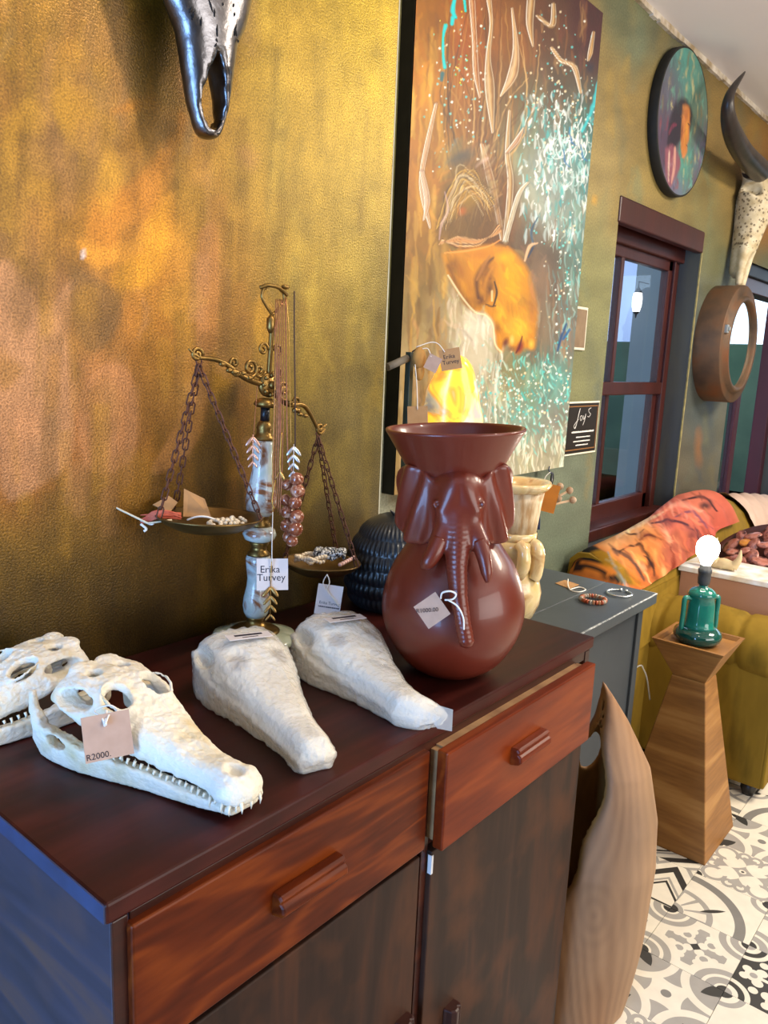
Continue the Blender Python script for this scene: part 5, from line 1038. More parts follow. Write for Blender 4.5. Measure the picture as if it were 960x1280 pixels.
# --- wrapped skulls
V, F = surface_nets(f_croc(True), (-.12, -.32, -.03), (1.06, .32, .42), .0085)
SM = V*LS
def wrapped(label, loc, rz, sx, tail, seed):
    t = thing('wrapped_skull', label, 'skull', loc, rz, 'skulls in bubble wrap')
    W_ = SM*np.array([sx, .98, .86]); n_ = fbm(W_, 34, seed, 3); rid = np.abs(vnoise(W_*np.array([1, 2.2, 2]), 26, seed+5)); n_ = n_-rid*.8
    c_ = W_.mean(0); dr_ = W_-c_*np.array([0, 1, 1]); dr_[:, 0] *= .15; dr_ /= np.linalg.norm(dr_, axis=1)[:, None]+1e-6
    O_ = W_+dr_*(n_*.0010)[:, None]; W_ = W_+dr_*(.0022+n_*.0026)[:, None]; W_ = W_+dr_*((.5-np.abs(vnoise(W_*np.array([1, 1.6, 1.6]), 70, seed+2)))*.0030)[:, None]
    tt = W_[:, 0]/LS
    if tail: k_ = np.clip((tt-.90*sx)/.12, 0, 1); W_[:, 1] += (k_*.032*np.sign(tail)); W_[:, 0] += k_*.012; W_[:, 2] = np.where(k_ > 0, W_[:, 2]*(1-.25*k_), W_[:, 2])
    W_[:, 2] = np.maximum(W_[:, 2], .0006)
    if tail: O_[:, 1] += (k_*.032*np.sign(tail)); O_[:, 2] = O_[:, 2]*(1-.3*k_)
    O_[:, 2] = np.maximum(O_[:, 2], .0004); film_ = mesh_np('bubble_wrap', W_, F); link('bubble_wrap', film_, m_film, t)
    me_ = mesh_np('skull_shape', O_, F); pt_ = Painter(W_[:, :2]/LS, '#f6eedc')
    u = W_/LS/np.array([1, .98, .86]); pt_.mix(np.clip(fbm(W_, 18, seed+3, 3)*.8, 0, .45), '#dccba6'); pt_.mix(np.clip((.17-u[:, 2])/.1, 0, 1)*.25, '#c9ad7c')
    for s_ in (-1, 1):
        d_ = np.sqrt(((u[:, 0]/sx-.32)/.075)**2+((u[:, 1]-s_*.115)/.055)**2+((u[:, 2]-.31)/.09)**2); pt_.mix(np.clip((1.0-d_)*3, 0, 1)*.75, '#9a8e80')
        d_ = np.sqrt(((u[:, 0]/sx-.17)/.05)**2+((u[:, 1]-s_*.14)/.035)**2+((u[:, 2]-.30)/.06)**2); pt_.mix(np.clip((1-d_)*3, 0, 1)*.55, '#a4947c')
    d_ = np.sqrt(((u[:, 0]/sx-.90)/.045)**2+((u[:, 1])/.04)**2); pt_.mix(np.clip((1-d_)*2, 0, 1)*np.clip((u[:, 2]-.1)/.03, 0, 1)*.5, '#b8a684')
    add_colors(me_, np.clip(pt_.C, 0, 1)); link('skull_shape', me_, m_wrap, t)
    zt_ = .348*LS*.86
    st = MB().box(-.033, .033, -.011, .011, 0, .0008).build('label_sticker', m_wcard, t, (.055, 0, zt_+.0068), (0, math.radians(2), math.radians(90)))
    MB().box(-.021, .021, .001, .0065, .0006, .0012).box(-.012, .012, -.006, -.0045, .0006, .0012).build('label_print', m_inkd, st)
    return t
m_wrap = mat('wrapped_bone', '#e6dfd2', attr='paint', rough=.4, bump=.4, bscale=90, bdist=.002, sss=.1)
m_film = mat('bubble_wrap_film', '#f6f4ee', rough=.10, spec=.8, alpha=.42, bump=1.0, bscale=150, bdist=.006, bdetail=5)
wrapped('bubble-wrapped crocodile skull lying in front of the onyx scale base', (.735, .888, TOPZ), math.radians(-110), 1.03, 0, 4)
w2 = wrapped('bubble-wrapped crocodile skull with a twisted film end beside the red vase', (.893, .846, TOPZ), math.radians(-108), .93, 1, 9)
pf = Vector((.293, .030, .004))
MB().add([(.268, .012, .022), (.286, .018, .006), (.296, .036, .002), (.289, .041, .030), (.276, .026, .034)], [(0, 1, 2, 3, 4)]).build('film_end', mat('clear_film', '#e8e4da', rough=.15, trans=.6, ior=1.2), w2)
# --- price tag on the first skull
c_ = atd(134.5, 920, .885)
card('price_tag', 'pinkish kraft price tag marked R2000 tied to the bare skull', c_, .0525, .0500, m_kraftp, math.radians(5), math.radians(10), 0, [('R2000.', -.012, -.0195, .0095, m_inkd)],
     [([atd(131, 908, .882), atd(127, 896, .890), atd(118, 890, .905), atd(126, 884, .908), atd(139, 882, .905), atd(147, 889, .905), atd(137, 893, .893), atd(132, 905, .882)], .0011), ([atd(133, 888, .900), atd(132, 898, .890), atd(132, 906, .881)], .0016)])
# --- red clay vase with an elephant head
m_clay = mat('red_brown_clay', '#62200f', '#6e2818', 7, rough=.36, coat=.22, bump=.1, bscale=25)
RVc = onZ(565, 836, TOPZ)
rv = thing('elephant_vase', 'round red-brown clay vase with an elephant head and flared rim', 'vase', (RVc.x, RVc.y, TOPZ+.0026), -YAW); rv.rotation_euler = (0, math.radians(-2.6), -YAW); rv.scale = (.94, .94, .965)
prof = [(.0001, 0), (.050, 0), (.060, .003), (.084, .020), (.110, .058), (.1225, .100), (.119, .142), (.104, .182), (.084, .212), (.073, .232), (.069, .26), (.068, .30), (.071, .328), (.083, .350), (.098, .376), (.112, .399), (.1165, .406), (.1145, .4095), (.109, .406), (.100, .386), (.08, .360), (.064, .33), (.060, .26), (.06, .24), (.05, .23), (.0001, .23)]
P2 = bez([(r, 0, z) for r, z in prof], 3)
MB().lathe([(max(p.x, .0001), p.z) for p in P2], 72, None, True, lambda r, z, a: r*(1+(.012*math.sin(3*a+1)+.008*math.sin(5*a)) * max(0, (z-.37)/.04) if z > .37 else 1)).build('vase_body', m_clay, rv)
def f_ele(x, y, z):
    ax = np.abs(x)
    d = s_ell(x, y, z, (0, -.052, .298), (.043, .046, .056)); d = smin(d, s_ell(x, y, z, (0, -.062, .325), (.034, .030, .028)), .02)
    d = smin(d, s_cap(ax, y, z, (.006, -.085, .330), (.024, -.088, .290), .010, .012), .012)
    tr = [(0, -.078, .275), (-.002, -.098, .240), (-.004, -.112, .205), (-.002, -.126, .165), (.004, -.134, .128), (.010, -.136, .098)]; rs = [.026, .0205, .0165, .014, .0125, .0125]
    t_ = s_chain(x, y, z, tr, rs)+.0006*np.sin(z*880)*np.clip((.285-z)/.03, 0, 1); d = smin(d, t_, .012)
    d = smin(d, s_cap(ax, y, z, (.020, -.085, .268), (.033, -.098, .240), .017, .0155), .010)
    d = smin(d, s_ell(ax, y, z, (.0335, -.085, .300), (.0085, .008, .0075)), .003); d = smax(d, -(np.sqrt((ax-.034)**2+(y+.092)**2+(z-.300)**2)-.0035), .002)
    rad = np.sqrt(x*x+y*y); an = np.arctan2(ax, -y)*.078
    e = np.sqrt(((an-.078)/.056)**2+((z-.292-.10*(an-.078))/.064)**2); fold = .0045*np.sin(an*150+z*60)*np.clip((an-.045)/.02, 0, 1)
    ear = smax((e-1)*.05, np.abs(rad-(.079+.012*np.clip((an-.05)/.06, 0, 1)+fold))-.0055, .006); d = smin(d, ear, .007)
    return smax(d, .055-rad, .003)
V, F = surface_nets(f_ele, (-.115, -.16, .075), (.115, .035, .372), .0025)
me = mesh_np('elephant_head', V, F); link('elephant_head', me, m_clay, rv)
for s_, pts, rs in ((-1, [(-.030, -.098, .246), (-.040, -.108, .228), (-.050, -.112, .214), (-.058, -.108, .206)], [.0145, .014, .012, .004]), (1, [(.031, -.100, .244), (.038, -.112, .222), (.042, -.121, .200), (.043, -.126, .186)], [.013, .0115, .009, .003])):
    P_ = bez(pts, 5); MB().tube(P_, list(np.interp(np.linspace(0, 1, len(P_)), np.linspace(0, 1, 4), rs)), 14).build('tusk', m_clay, rv)
c_ = atd(540, 763, 1.138)
card('price_tag', 'diagonal pale price tag hanging from the elephant trunk on the red vase', c_, .0385, .0385, m_kraftp, math.radians(38), 0, 0, [], [([atd(551, 748, 1.134), atd(553, 741, 1.126), atd(563, 739, 1.122), atd(570, 743, 1.126), atd(566, 749, 1.126), atd(556, 750, 1.130)], .0014), ([atd(560, 750, 1.126), atd(572, 758, 1.122), atd(579, 772, 1.122), atd(580, 787, 1.126)], .0014)])
tm = face(atd(534, 763, 1.1365), math.radians(8)); inv = tm
o = text_mesh('lettering', 'R1000.00', .0085, m_inkd, None, Matrix.Identity(4)); bpy.context.view_layer.update()
pt_obj = [q for q in bpy.data.objects if q.name.startswith('price_tag')][-1]
o.parent = pt_obj; o.matrix_basis = pt_obj.matrix_basis.inverted() @ tm
# --- black ribbed beehive vase
m_ink = MATS['pale_print']; m_blk = mat('black_ribbed_clay', '#1a1e22', '#23282c', 14, rough=.36, coat=.2)
BVc = Vector((1.222, .975, TOPZ))
bv = thing('ribbed_vase', 'black beehive-shaped vase with ribbed bands behind the red vase', 'vase', BVc)
env = lambda z: float(np.interp(z, [0, .02, .05, .09, .12, .15, .175, .190, .20], [.082, .094, .102, .100, .092, .078, .058, .036, .02]))
prof = [(.0001, 0)]
NB = 6; bh = .176/NB
for k in range(NB):
    for t in (0.0, .12, .3, .55, .8, .95): z = .002+(k+t)*bh; prof.append((env(z)+.0035*math.sin(math.pi*min(1, t*1.05))-.002, z))
prof += [(.052, .178), (.040, .1845), (.030, .188), (.012, .190), (.0001, .190)]
def rb(r, z, a):
    if z < .004 or z > .176: return r
    t = ((z-.002)/bh) % 1; k = int((z-.002)/bh); return r+.0016*math.sin(math.pi*t)*math.cos(52*a+k*1.7)
MB().lathe(prof, 312, None, True, rb).build('vase_body', m_blk, bv)
MB().tube(bez([(-.012, -.004, .189), (-.02, -.006, .196), (-.036, -.012, .203)], 5), [.004]*3+[.0035]*4+[.002]*3+[.0006], 8).build('stem', m_blk, bv)
# ================================================================== BALANCE SCALE
m_brass = mat('aged_brass', '#74582c', '#52401f', 30, rough=.36, metal=.9, bump=.3, bscale=80, c3='#8c6e3c'); m_rustc = mat('rusty_chain', '#6a4030', '#4c3024', 60, rough=.6, metal=.5); m_onyx = mat('banded_onyx', '#b8c4bc', '#8a5a3c', 16, stretch=(1, 1, 1.4), rough=.16, coat=.5, c3='#c4ccc8', contrast=.12, dist=1.5, sss=.15)
m_onyxg = mat('green_onyx', '#9aa68c', '#c4c8b0', 18, rough=.15, coat=.5, sss=.15, dist=1.0)
m_blkrod = mat('black_rod', '#14161c', rough=.3); m_pan = mat('brass_pan', '#84683a', '#54422c', 24, rough=.36, metal=.75, c3='#705830')
SB = Vector((.869, 1.0, TOPZ))
scl = thing('balance_scale', 'antique brass balance scale with onyx column and two hanging pans', 'scale', SB); LEAN = math.radians(2.6); scl.rotation_euler = (0, LEAN, 0)
MB().lathe([(.0001, .0), (.070, .0), (.074, .006), (.070, .014), (.05, .018), (.0001, .018)], 80, None, True, lambda r, z, a: r*(.90+.12*abs(math.cos(2.5*a+.6))**.6)).build('base', m_onyxg, scl, (0, 0, .0035))
MB().lathe([(.042, .018), (.043, .024), (.036, .028), (.022, .031), (.016, .038), (.015, .044), (.018, .048)], 32).build('base_collar', m_brass, scl)
MB().lathe([(.017, .047), (.0215, .056), (.0235, .068), (.0225, .082), (.0185, .102), (.0175, .116), (.0205, .138), (.022, .150), (.020, .157)], 36).build('column_lower', m_onyx, scl)
MB().lathe([(.019, .156), (.020, .160), (.014, .166), (.013, .172), (.017, .178), (.016, .182)], 28).build('collar', m_brass, scl)
MB().lathe([(.016, .181), (.025, .185), (.029, .194), (.026, .203), (.017, .208)], 36).build('column_ring', m_onyx, scl)
MB().lathe([(.017, .207), (.019, .212), (.014, .218), (.015, .224), (.018, .228)], 28).build('collar', m_brass, scl)
MB().lathe([(.018, .227), (.0245, .236), (.0265, .250), (.0245, .268), (.0195, .292), (.0160, .316), (.0165, .334), (.0185, .348), (.016, .356)], 36).build('column_upper', m_onyx, scl)
MB().lathe([(.017, .355), (.019, .359), (.014, .364), (.012, .372), (.014, .376), (.011, .384), (.009, .388)], 28).build('collar', m_brass, scl)
MB().lathe([(.0078, .386), (.0078, .414)], 18).build('rod', m_blkrod, scl)
def spiral(c, r0, r1, turns, ph, n=26, y=0.0, flip=1):
    return [(c[0]+(r0+(r1-r0)*i/n)*math.cos(ph+flip*2*math.pi*turns*i/n), y, c[1]+(r0+(r1-r0)*i/n)*math.sin(ph+flip*2*math.pi*turns*i/n)) for i in range(n+1)]
def med():
    b = MB(); b.lathe([(.014, .410), (.020, .414), (.018, .420), (.010, .426)], 24)
    b.lathe([(.0001, -.006), (.014, -.006), (.020, -.003), (.021, .003), (.016, .007), (.0001, .009)], 30, Matrix.Translation((.004, 0, .448)) @ Matrix.Rotation(math.pi/2, 4, 'X'))
    for a in range(8): b.ball((.004+.016*math.cos(a*.785), -.008, .448+.016*math.sin(a*.785)), .0042, 8, 5)
    b.ball((.004, -.010, .448), .007, 10, 6)
    for s_ in (-1, 1): b.tube(spiral((.004+s_*.020, .470), .012, .002, 1.3, 0 if s_ < 0 else math.pi, 24, 0, s_), .0028, 7); b.tube(spiral((.006+s_*.016, .505), .011, .002, 1.3, math.pi if s_ > 0 else 0, 24, 0, -s_), .0025, 7)
    b.tube(bez([(.004, 0, .46), (.005, 0, .49), (.006, 0, .53), (.007, 0, .545)], 6), .0042, 8); b.lathe([(.003, .532), (.0075, .540), (.0075, .555), (.003, .562)], 16, Matrix.Translation((.004, 0, 0)))
    for s_ in (-1, 1): b.tube(bez([(.006, 0, .562), (.006+s_*.014, 0, .575), (.006+s_*.024, 0, .588), (.006+s_*.022, 0, .600), (.006+s_*.016, 0, .603)], 6), .0026, 7)
    b.tube(bez([(-.022, .002, .602), (-.01, -.004, .607), (.008, -.006, .607), (.026, -.004, .601), (.036, 0, .598)], 6), [.0032]*25, 8); b.ball((.030, -.002, .610), .006, 8, 5, (1.4, 1, .7))
    return b.build('crown_bracket', m_brass, scl)
med()
def arm(end, s_):
    c0 = Vector((.004, 0, .446)); e = Vector(end)
    mid1 = c0.lerp(e, .35)+Vector((0, 0, -.002)); mid2 = c0.lerp(e, .7)+Vector((0, 0, .020 if s_ > 0 else .008))
    P_ = bez([c0, mid1, mid2, e], 9); b = MB(); b.tube(P_, list(np.interp(np.linspace(0, 1, len(P_)), [0, .5, 1], [.006, .0045, .0032])), 9)
    m1 = c0.lerp(e, .28); b.tube(spiral((m1.x, m1.z+.017), .015, .002, 1.6, -math.pi/2, 30, 0, -s_), .0032, 7)
    m2 = c0.lerp(e, .52); b.tube(spiral((m2.x, m2.z+.014), .010, .002, 1.3, -math.pi/2, 24, 0, s_), .0028, 7); b.ball((m2.x, -.003, m2.z), .0065, 8, 5, (1.6, 1, .8))
    for k in range(5): q = c0.lerp(e, .3+.1*k); b.ball((q.x, -.003, q.z+.004*math.sin(k*2)), .005, 7, 4, (1.5, .9, .8))
    b.tube(spiral((e.x+s_*.004, e.z+.004), .011, .002, 1.5, 0, 26, 0, -s_), .003, 7); b.tube(bez([e, e+Vector((s_*.012, 0, .006)), e+Vector((s_*.020, 0, .012))], 4), [.003]*4+[.002]*4+[.001], 6)
    b.build('beam_arm', m_brass, scl); return e
iM = (Matrix.Translation(SB) @ Matrix.Rotation(LEAN, 4, 'Y')).inverted()
eL = arm(iM @ onY(249, 447, 1.0), -1); eR = arm(iM @ onY(398, 538, 1.0), 1)
link_mesh = None
def chain(p0, p1):
    global link_mesh
    p0 = Vector(p0); p1 = Vector(p1); L_ = (p1-p0).length; n = max(3, int(L_/.0148)); sp = L_/n
    if link_mesh is None:
        pts = [(.0042*math.cos(a), 0, .0055*(1 if math.sin(a) >= 0 else -1)+.0042*math.sin(a)) for a in [math.pi*(k+.5)/6 for k in range(12)]]
        o = MB().tube(pts, .00125, 6, closed=True).build('chain_link', m_rustc); link_mesh = o.data; bpy.data.objects.remove(o)
    q = (p1-p0).to_track_quat('Z', 'Y')
    for i in range(n):
        o = link('chain_link', link_mesh, None, scl, p0.lerp(p1, (i+.5)/n)); o.rotation_euler = (q @ Euler((0, 0, math.radians(25+90*(i % 2)))).to_quaternion()).to_euler(); o.scale = (1, 1, sp/.0148*1.02)
def pan(end, center, r, angs):
    c = Vector(center)
    prof = [(.0001, -.026), (r*.3, -.0255), (r*.6, -.020), (r*.85, -.010), (r*.97, -.001), (r, .001), (r*.985, .003), (r*.95, .001), (r*.82, -.008), (r*.58, -.0175), (r*.3, -.0225), (.0001, -.023)]
    MB().lathe(prof, 56).build('pan', m_pan, scl, c)
    for a in angs:
        a = math.radians(a); q = c+Vector((math.cos(a)*r*.97, math.sin(a)*r*.97, .002)); chain(Vector(end)-Vector((0, 0, .012)), q)
    MB().tube(spiral((end[0], end[2]-.006), .005, .005, 1, 0, 14, end[1]), .0014, 6).build('hook_ring', m_rustc, scl)
cL = iM @ onY(262, 646, 1.0); cR = iM @ onY(402, 703, 1.0)
pan(eL, cL, .0855, (-52, 165, 95)); pan(eR, cR, .0745, (-70, 20, 150))
WL = scl.matrix_basis
PL = WL @ cL; PR = WL @ cR
# --- jewellery on the scale
m_pearl = mat('cream_pearl', '#e8d8bc', rough=.2, coat=.5); m_pinkp = mat('pink_pearl', '#e0b4a4', rough=.2, coat=.5); m_bwb = mat('black_white_bead', '#16181c', '#d8d8d4', 260, rough=.3, contrast=.05); m_gchain = mat('gold_chain', '#c9a05c', '#a87c3c', 200, rough=.3, metal=.9); m_schain = mat('silver_chain', '#c8c4c0', rough=.25, metal=1.0)
m_cop = mat('copper_chain', '#b4785a', '#8a5a44', 200, rough=.35, metal=.8); m_redt = mat('red_feather', '#a8402c', '#c86a50', 60, rough=.8); m_brcord = mat('brown_cord', '#3c241a', rough=.7); m_bbead = mat('brown_swirl_bead', '#7a3c24', '#d8a888', 40, rough=.14, coat=.6, contrast=.16, dist=2.0, c3='#8a4a30'); m_leafg = mat('gold_leaf_metal', '#b08c54', rough=.35, metal=.9); m_leafs = mat('silver_leaf_metal', '#d8d8dc', rough=.3, metal=.9); m_leafp = mat('rose_leaf_metal', '#d8ac98', rough=.35, metal=.8)
def beads(name, label, pts, r, mt, cat='necklace', group=None):
    b = MB()
    for p in pts: b.ball(p, r*random.uniform(.9, 1.1), 8, 6)
    o = b.build(name, mt); tag(o, label, cat, group); return o
random.seed(23)
def pile(c, rx, ry, n, h, a0=0):
    out = []
    for i in range(n): a = a0+i*.55; q = .25+.75*abs(math.sin(i*.37)); out.append(Vector(c)+Vector((rx*q*math.cos(a), ry*q*math.sin(a), h*(1-q*.6)+.002*math.sin(i*1.7))))
    return out
r2 = Vector((AR[0], AR[1], 0)); d2 = Vector((AD[0], AD[1], 0))
beads('pearl_necklace', 'string of cream pearls heaped in the higher left pan', pile(PL+r2*.030+d2*(-.01)+Vector((0, 0, -.010)), .034, .020, 46, .010), .0038, m_pearl)
beads('pearl_necklace', 'string of cream pearls heaped in the lower right pan', [PR+r2*(-.020+.030*math.cos(a)*(.7+.3*math.sin(2.1*a)))+d2*(.022*math.sin(a))+Vector((0, 0, .002+.010*abs(math.sin(a*1.3)))) for a in np.linspace(0, 12.2, 60)], .0040, m_pearl)
beads('beaded_necklace', 'speckled black and white bead rope in the lower right pan', [PR+r2*(.014+.027*math.cos(a))+d2*(.020+.016*math.sin(a*1.2))+Vector((0, 0, .006+.012*abs(math.sin(a*.9)))) for a in np.linspace(0, 24, 130)], .0042, m_bwb)
beads('pink_beads', 'short row of pink pearls at the right end of the lower pan', [PR+r2*(.036+.004*i)+d2*(-.012+.006*i)+Vector((0, 0, .000+.001*i)) for i in range(7)], .0042, m_pinkp)
def flat_card(name, label, quad, mt, texts=()):
    t = thing(name, label, 'tag', quad[0]); v = [Vector(q)-Vector(quad[0]) for q in quad]; n = (v[1]-v[0]).cross(v[2]-v[0]).normalized()*.0006
    MB().hexa([a-n for a in v], [a+n for a in v]).build('card', mt, t); return t
dL = float(AX[2] @ (np.array(PL)-CAM))
q = [atd(229, 646, dL-.004), atd(264, 646, dL-.004), atd(256, 624, dL+.025), atd(230, 611, dL+.03)]; flat_card('kraft_tag', 'larger blank kraft tag leaning in the higher left pan', q, m_kraft)
q = [atd(204, 640, dL+.015), atd(222, 648, dL+.01), atd(222, 628, dL+.025), atd(192, 629, dL+.03)]
t = flat_card('kraft_tag', 'smaller kraft tag with dark print beside the red tassel in the left pan', [atd(191, 631, dL+.006), atd(212, 641, dL+.0), atd(222, 628, dL+.02), atd(211, 620, dL+.026)], m_kraft)
b = MB()
for i in range(14): a = Vector((random.uniform(.006, .02), random.uniform(-.004, .004), .001)); 
tz = thing('red_tassel', 'red feathery tassel hanging over the edge of the left pan', 'tassel', atd(222, 648, dL-.0))
b = MB(); o_ = tz.location
for i in range(26):
    a = atd(224+random.uniform(-3, 3), 645+random.uniform(-4, 4), dL-.02); m2 = atd(198+random.uniform(-6, 6), 642+random.uniform(-4, 6), dL-.03); e2 = atd(178+random.uniform(-4, 8), 648+random.uniform(-5, 7), dL-.03)
    b.tube(bez([a-o_, m2-o_, e2-o_], 4), [.0016, .002, .002, .002, .002, .002, .0014, .001, .0005], 5)
b.build('fringe', m_redt, tz)
b = MB(); b.tube(bez([atd(176, 655, dL-.03)-o_, atd(183, 661, dL-.03)-o_, atd(180, 664, dL-.03)-o_], 4), .0022, 6); b.tube(bez([atd(176, 650, dL-.03)-o_, atd(188, 655, dL-.03)-o_, atd(192, 654, dL-.03)-o_], 4), .002, 6); b.build('white_ribbon', m_string, tz)
tag(MB().tube([atd(132, 627, dL-.01), atd(150, 637, dL-.02), atd(185, 654, dL-.035), atd(215, 650, dL-.03)], [.0006, .0016, .0018, .0016], 7).build('feather_quill', mat('pale_quill', '#d8c8a8', rough=.5)), 'thin pale quill sticking out left of the hanging pan', 'quill')
tag(MB().tube(bez([atd(234, 650, dL-.03), atd(246, 646, dL-.035), atd(258, 646, dL-.035), atd(268, 649, dL-.03)], 5), .0016, 6).build('white_cord', m_string), 'short white tag cord lying on the rim of the left pan', 'cord')
# hanging necklaces
DCOL = float(AX[2] @ (np.array(WL @ Vector((0, -.035, .4)))-CAM))
def hang(name, label, strands, r, mt, pend=None, cat='necklace'):
    t = thing(name, label, cat, atd(*strands[0][0], DCOL)); o_ = t.location; b = MB()
    for s_ in strands: b.tube(bez([atd(x, y, DCOL)-o_ for x, y in s_], 5), r, 5)
    b.build('strand', mt, t)
    if pend: leafp(t, *pend)
    return t
def leafp(t, x, y, h, mt, rows=4):
    """pendant: paired leaflets along a stem"""
    M_ = face(atd(x, y, DCOL-.004)); M2 = t.matrix_basis.inverted() @ M_; b = MB(); b.tube([M2 @ Vector((0, h/2, 0)), M2 @ Vector((0, -h/2, 0))], .0009, 5)
    for i in range(rows):
        yy = h*(.42-.26*i); L_ = h*.36*(1-.12*i)
        for s_ in (-1, 1):
            R_ = Matrix.Translation((0, yy, 0)) @ Matrix.Rotation(s_*math.radians(38), 4, 'Z') @ Matrix.Translation((0, -L_*.5, 0)); b.ball((0, 0, 0), 1, 8, 6, (L_*.16, L_*.55, .0016), None); k = len(b.v)-8*7
            for j in range(k, len(b.v)): b.v[j] = tuple(M2 @ (R_ @ Vector(b.v[j])))
    b.build('leaf_pendant', mt, t)
hang('leaf_necklace', 'fine rose gold necklace with leaf pendant left of the onyx column', [[(322, 478), (320, 505), (318, 530), (317, 548)]], .0006, m_cop, (316, 563, .052, m_leafp))
hang('leaf_necklace', 'necklace with bright silver leaf pendant right of the onyx column', [[(358, 372), (361, 420), (362, 480), (364, 558)]], .0009, m_gchain, (367, 575, .052, m_leafs))
hang('leaf_necklace', 'long gold necklace with leaf pendant hanging in front of the white tag', [[(350, 374), (345, 450), (341, 560), (341, 640), (340, 690), (338, 730)]], .0009, m_gchain, (338, 752, .058, m_leafg))
hang('chain_necklace', 'bunch of fine copper and gold chains hanging from the top bracket', [[(345+k*2.2, 374), (344+k*2.6, 440), (343+k*2.8, 520), (342+k*2.6, 590), (341+k*2.2, 628+k*4)] for k in range(5)]+[[(343+k*3, 400), (346+k*2, 500), (344+k*3, 610)] for k in range(3)], .00085, m_cop)
hang('cord_necklace', 'straight dark brown cord hanging from the right end of the bracket', [[(368, 364), (368, 420), (369, 500), (369, 560)]], .0012, m_brcord)
hang('gold_tassel_necklace', 'twisted gold chain ending in small gold beads over the onyx column', [[(352, 540), (350, 580), (352, 598)], [(344, 600), (340, 625), (343, 636)], [(345, 598), (350, 590), (356, 600)]], .0016, m_gchain)
bt = thing('bead_necklace', 'bunch of large glossy brown swirled beads hanging by the onyx column', 'necklace', atd(360, 590, DCOL)); o_ = bt.location; bead_me = None
for i, (x, y, s_) in enumerate(((371, 599, 1), (359, 606, .85), (372, 614, 1.05), (357, 625, .85), (369, 628, .95), (359, 640, .95), (371, 646, 1.05), (359, 657, 1.0), (369, 661, 1.1), (361, 671, .9), (365, 676, .85))):
    if bead_me is None: o = MB().ball((0, 0, 0), .0118, 18, 12).build('bead', m_bbead); bead_me = o.data; o.parent = bt
    else: o = link('bead', bead_me, None, bt)
    o.location = atd(x, y, DCOL+.012*(i % 2)-.0)-o_; o.scale = (s_,)*3; o.rotation_euler = (i, i*2.1, i*.7)
MB().tube(bez([atd(357, 372, DCOL)-o_, atd(358, 480, DCOL)-o_, atd(360, 570, DCOL)-o_, atd(366, 590, DCOL)-o_], 6), .0012, 6).build('strand', m_cop, bt)
card('brand_tag', 'white square tag lettered Erika Turvey on the onyx column', atd(340.5, 718, DCOL+.004), .0520, .0520, m_wcard, math.radians(1), math.radians(8), 0, [('Erika', -.004, .008, .0165, m_navy), ('Turvey', -.002, -.0055, .0165, m_navy)], [([atd(341, 640, DCOL-.003), atd(340, 680, DCOL-.003), atd(340, 702, DCOL-.001)], .0008)])
dR = float(AX[2] @ (np.array(PR)-CAM))-.075
tg = card('brand_tag', 'white square tag hanging on string under the right pan', atd(411, 750, dR), .0455, .0540, m_wcard, math.radians(-7), math.radians(-6), 0, [('Erika Turvey', .002, -.006, .0072, m_navy)], [([atd(409, 718, dR), atd(404, 728, dR-.002), atd(408, 738, dR-.003), atd(424, 758, dR-.003)], .0011), ([atd(409, 718, dR), atd(412, 728, dR-.002), atd(409, 738, dR-.003), atd(421, 752, dR-.003)], .0011)])

b = MB(); x = -.017
while x < .019: l = random.uniform(.0012, .003); b.box(x, x+l, -.0142, -.0118, .0005, .0008); x += l+random.uniform(.0004, .001)
b.build('blurred_print', m_navy, tg)['kind'] = 'stuff'
# ================================================================== THINGS ON THE GREY TABLE
m_gonyx = mat('golden_onyx', '#d8b878', '#a8743c', 14, rough=.18, coat=.5, c3='#e4cc98', sss=.25, dist=1.2, contrast=.18); m_gonyx2 = mat('engraved_onyx', '#b08a5c', '#d8c4a0', 60, stretch=(1, 1, .25), rough=.4, bump=.8, bscale=120, bstretch=(1, 1, .3), contrast=.14)
OV = Vector((1.658, .950, TZ))
ov = thing('onyx_vase', 'cream and honey onyx carved vase with engraved cup behind the red vase', 'vase', OV, -YAW)
MB().lathe([(.0001, .0), (.045, .0), (.060, .012), (.072, .045), (.074, .075), (.066, .11), (.050, .135), (.046, .15), (.052, .165), (.058, .185), (.057, .20), (.052, .205)], 48, None, True, lambda r, z, a: r*(1+.02*math.sin(3*a+z*30))).build('lower_bulb', m_gonyx, ov)
MB().lathe([(.050, .204), (.054, .21), (.054, .222), (.051, .225)], 48).build('ring', m_gonyx, ov)
MB().lathe([(.051, .224), (.055, .26), (.060, .30), (.064, .325)], 60, None, True, lambda r, z, a: r*(1+.012*math.sin(17*a+z*90))).build('engraved_cup', m_gonyx2, ov)
MB().lathe([(.064, .324), (.075, .333), (.081, .342), (.078, .349), (.066, .346), (.055, .33), (.05, .28), (.0001, .27)], 60, None, True, lambda r, z, a: r*(1+.02*math.sin(2*a+.5)+.012*math.sin(5*a))).build('rim', m_gonyx, ov)
for s_, yy in ((1, -.02),):
    P_ = bez([(.036, -.035, .205), (.048, -.042, .195), (.052, -.044, .165), (.050, -.048, .13), (.044, -.050, .115)], 6); MB().tube(P_, list(np.interp(np.linspace(0, 1, len(P_)), [0, .4, 1], [.012, .018, .013])), 14).build('scroll_handle', m_gonyx, ov)
    P_ = bez([(.0, -.055, .205), (.012, -.066, .19), (.014, -.070, .155), (.006, -.066, .13), (-.004, -.062, .12)], 6); MB().tube(P_, list(np.interp(np.linspace(0, 1, len(P_)), [0, .4, 1], [.012, .017, .013])), 14).build('scroll_handle', m_gonyx, ov)
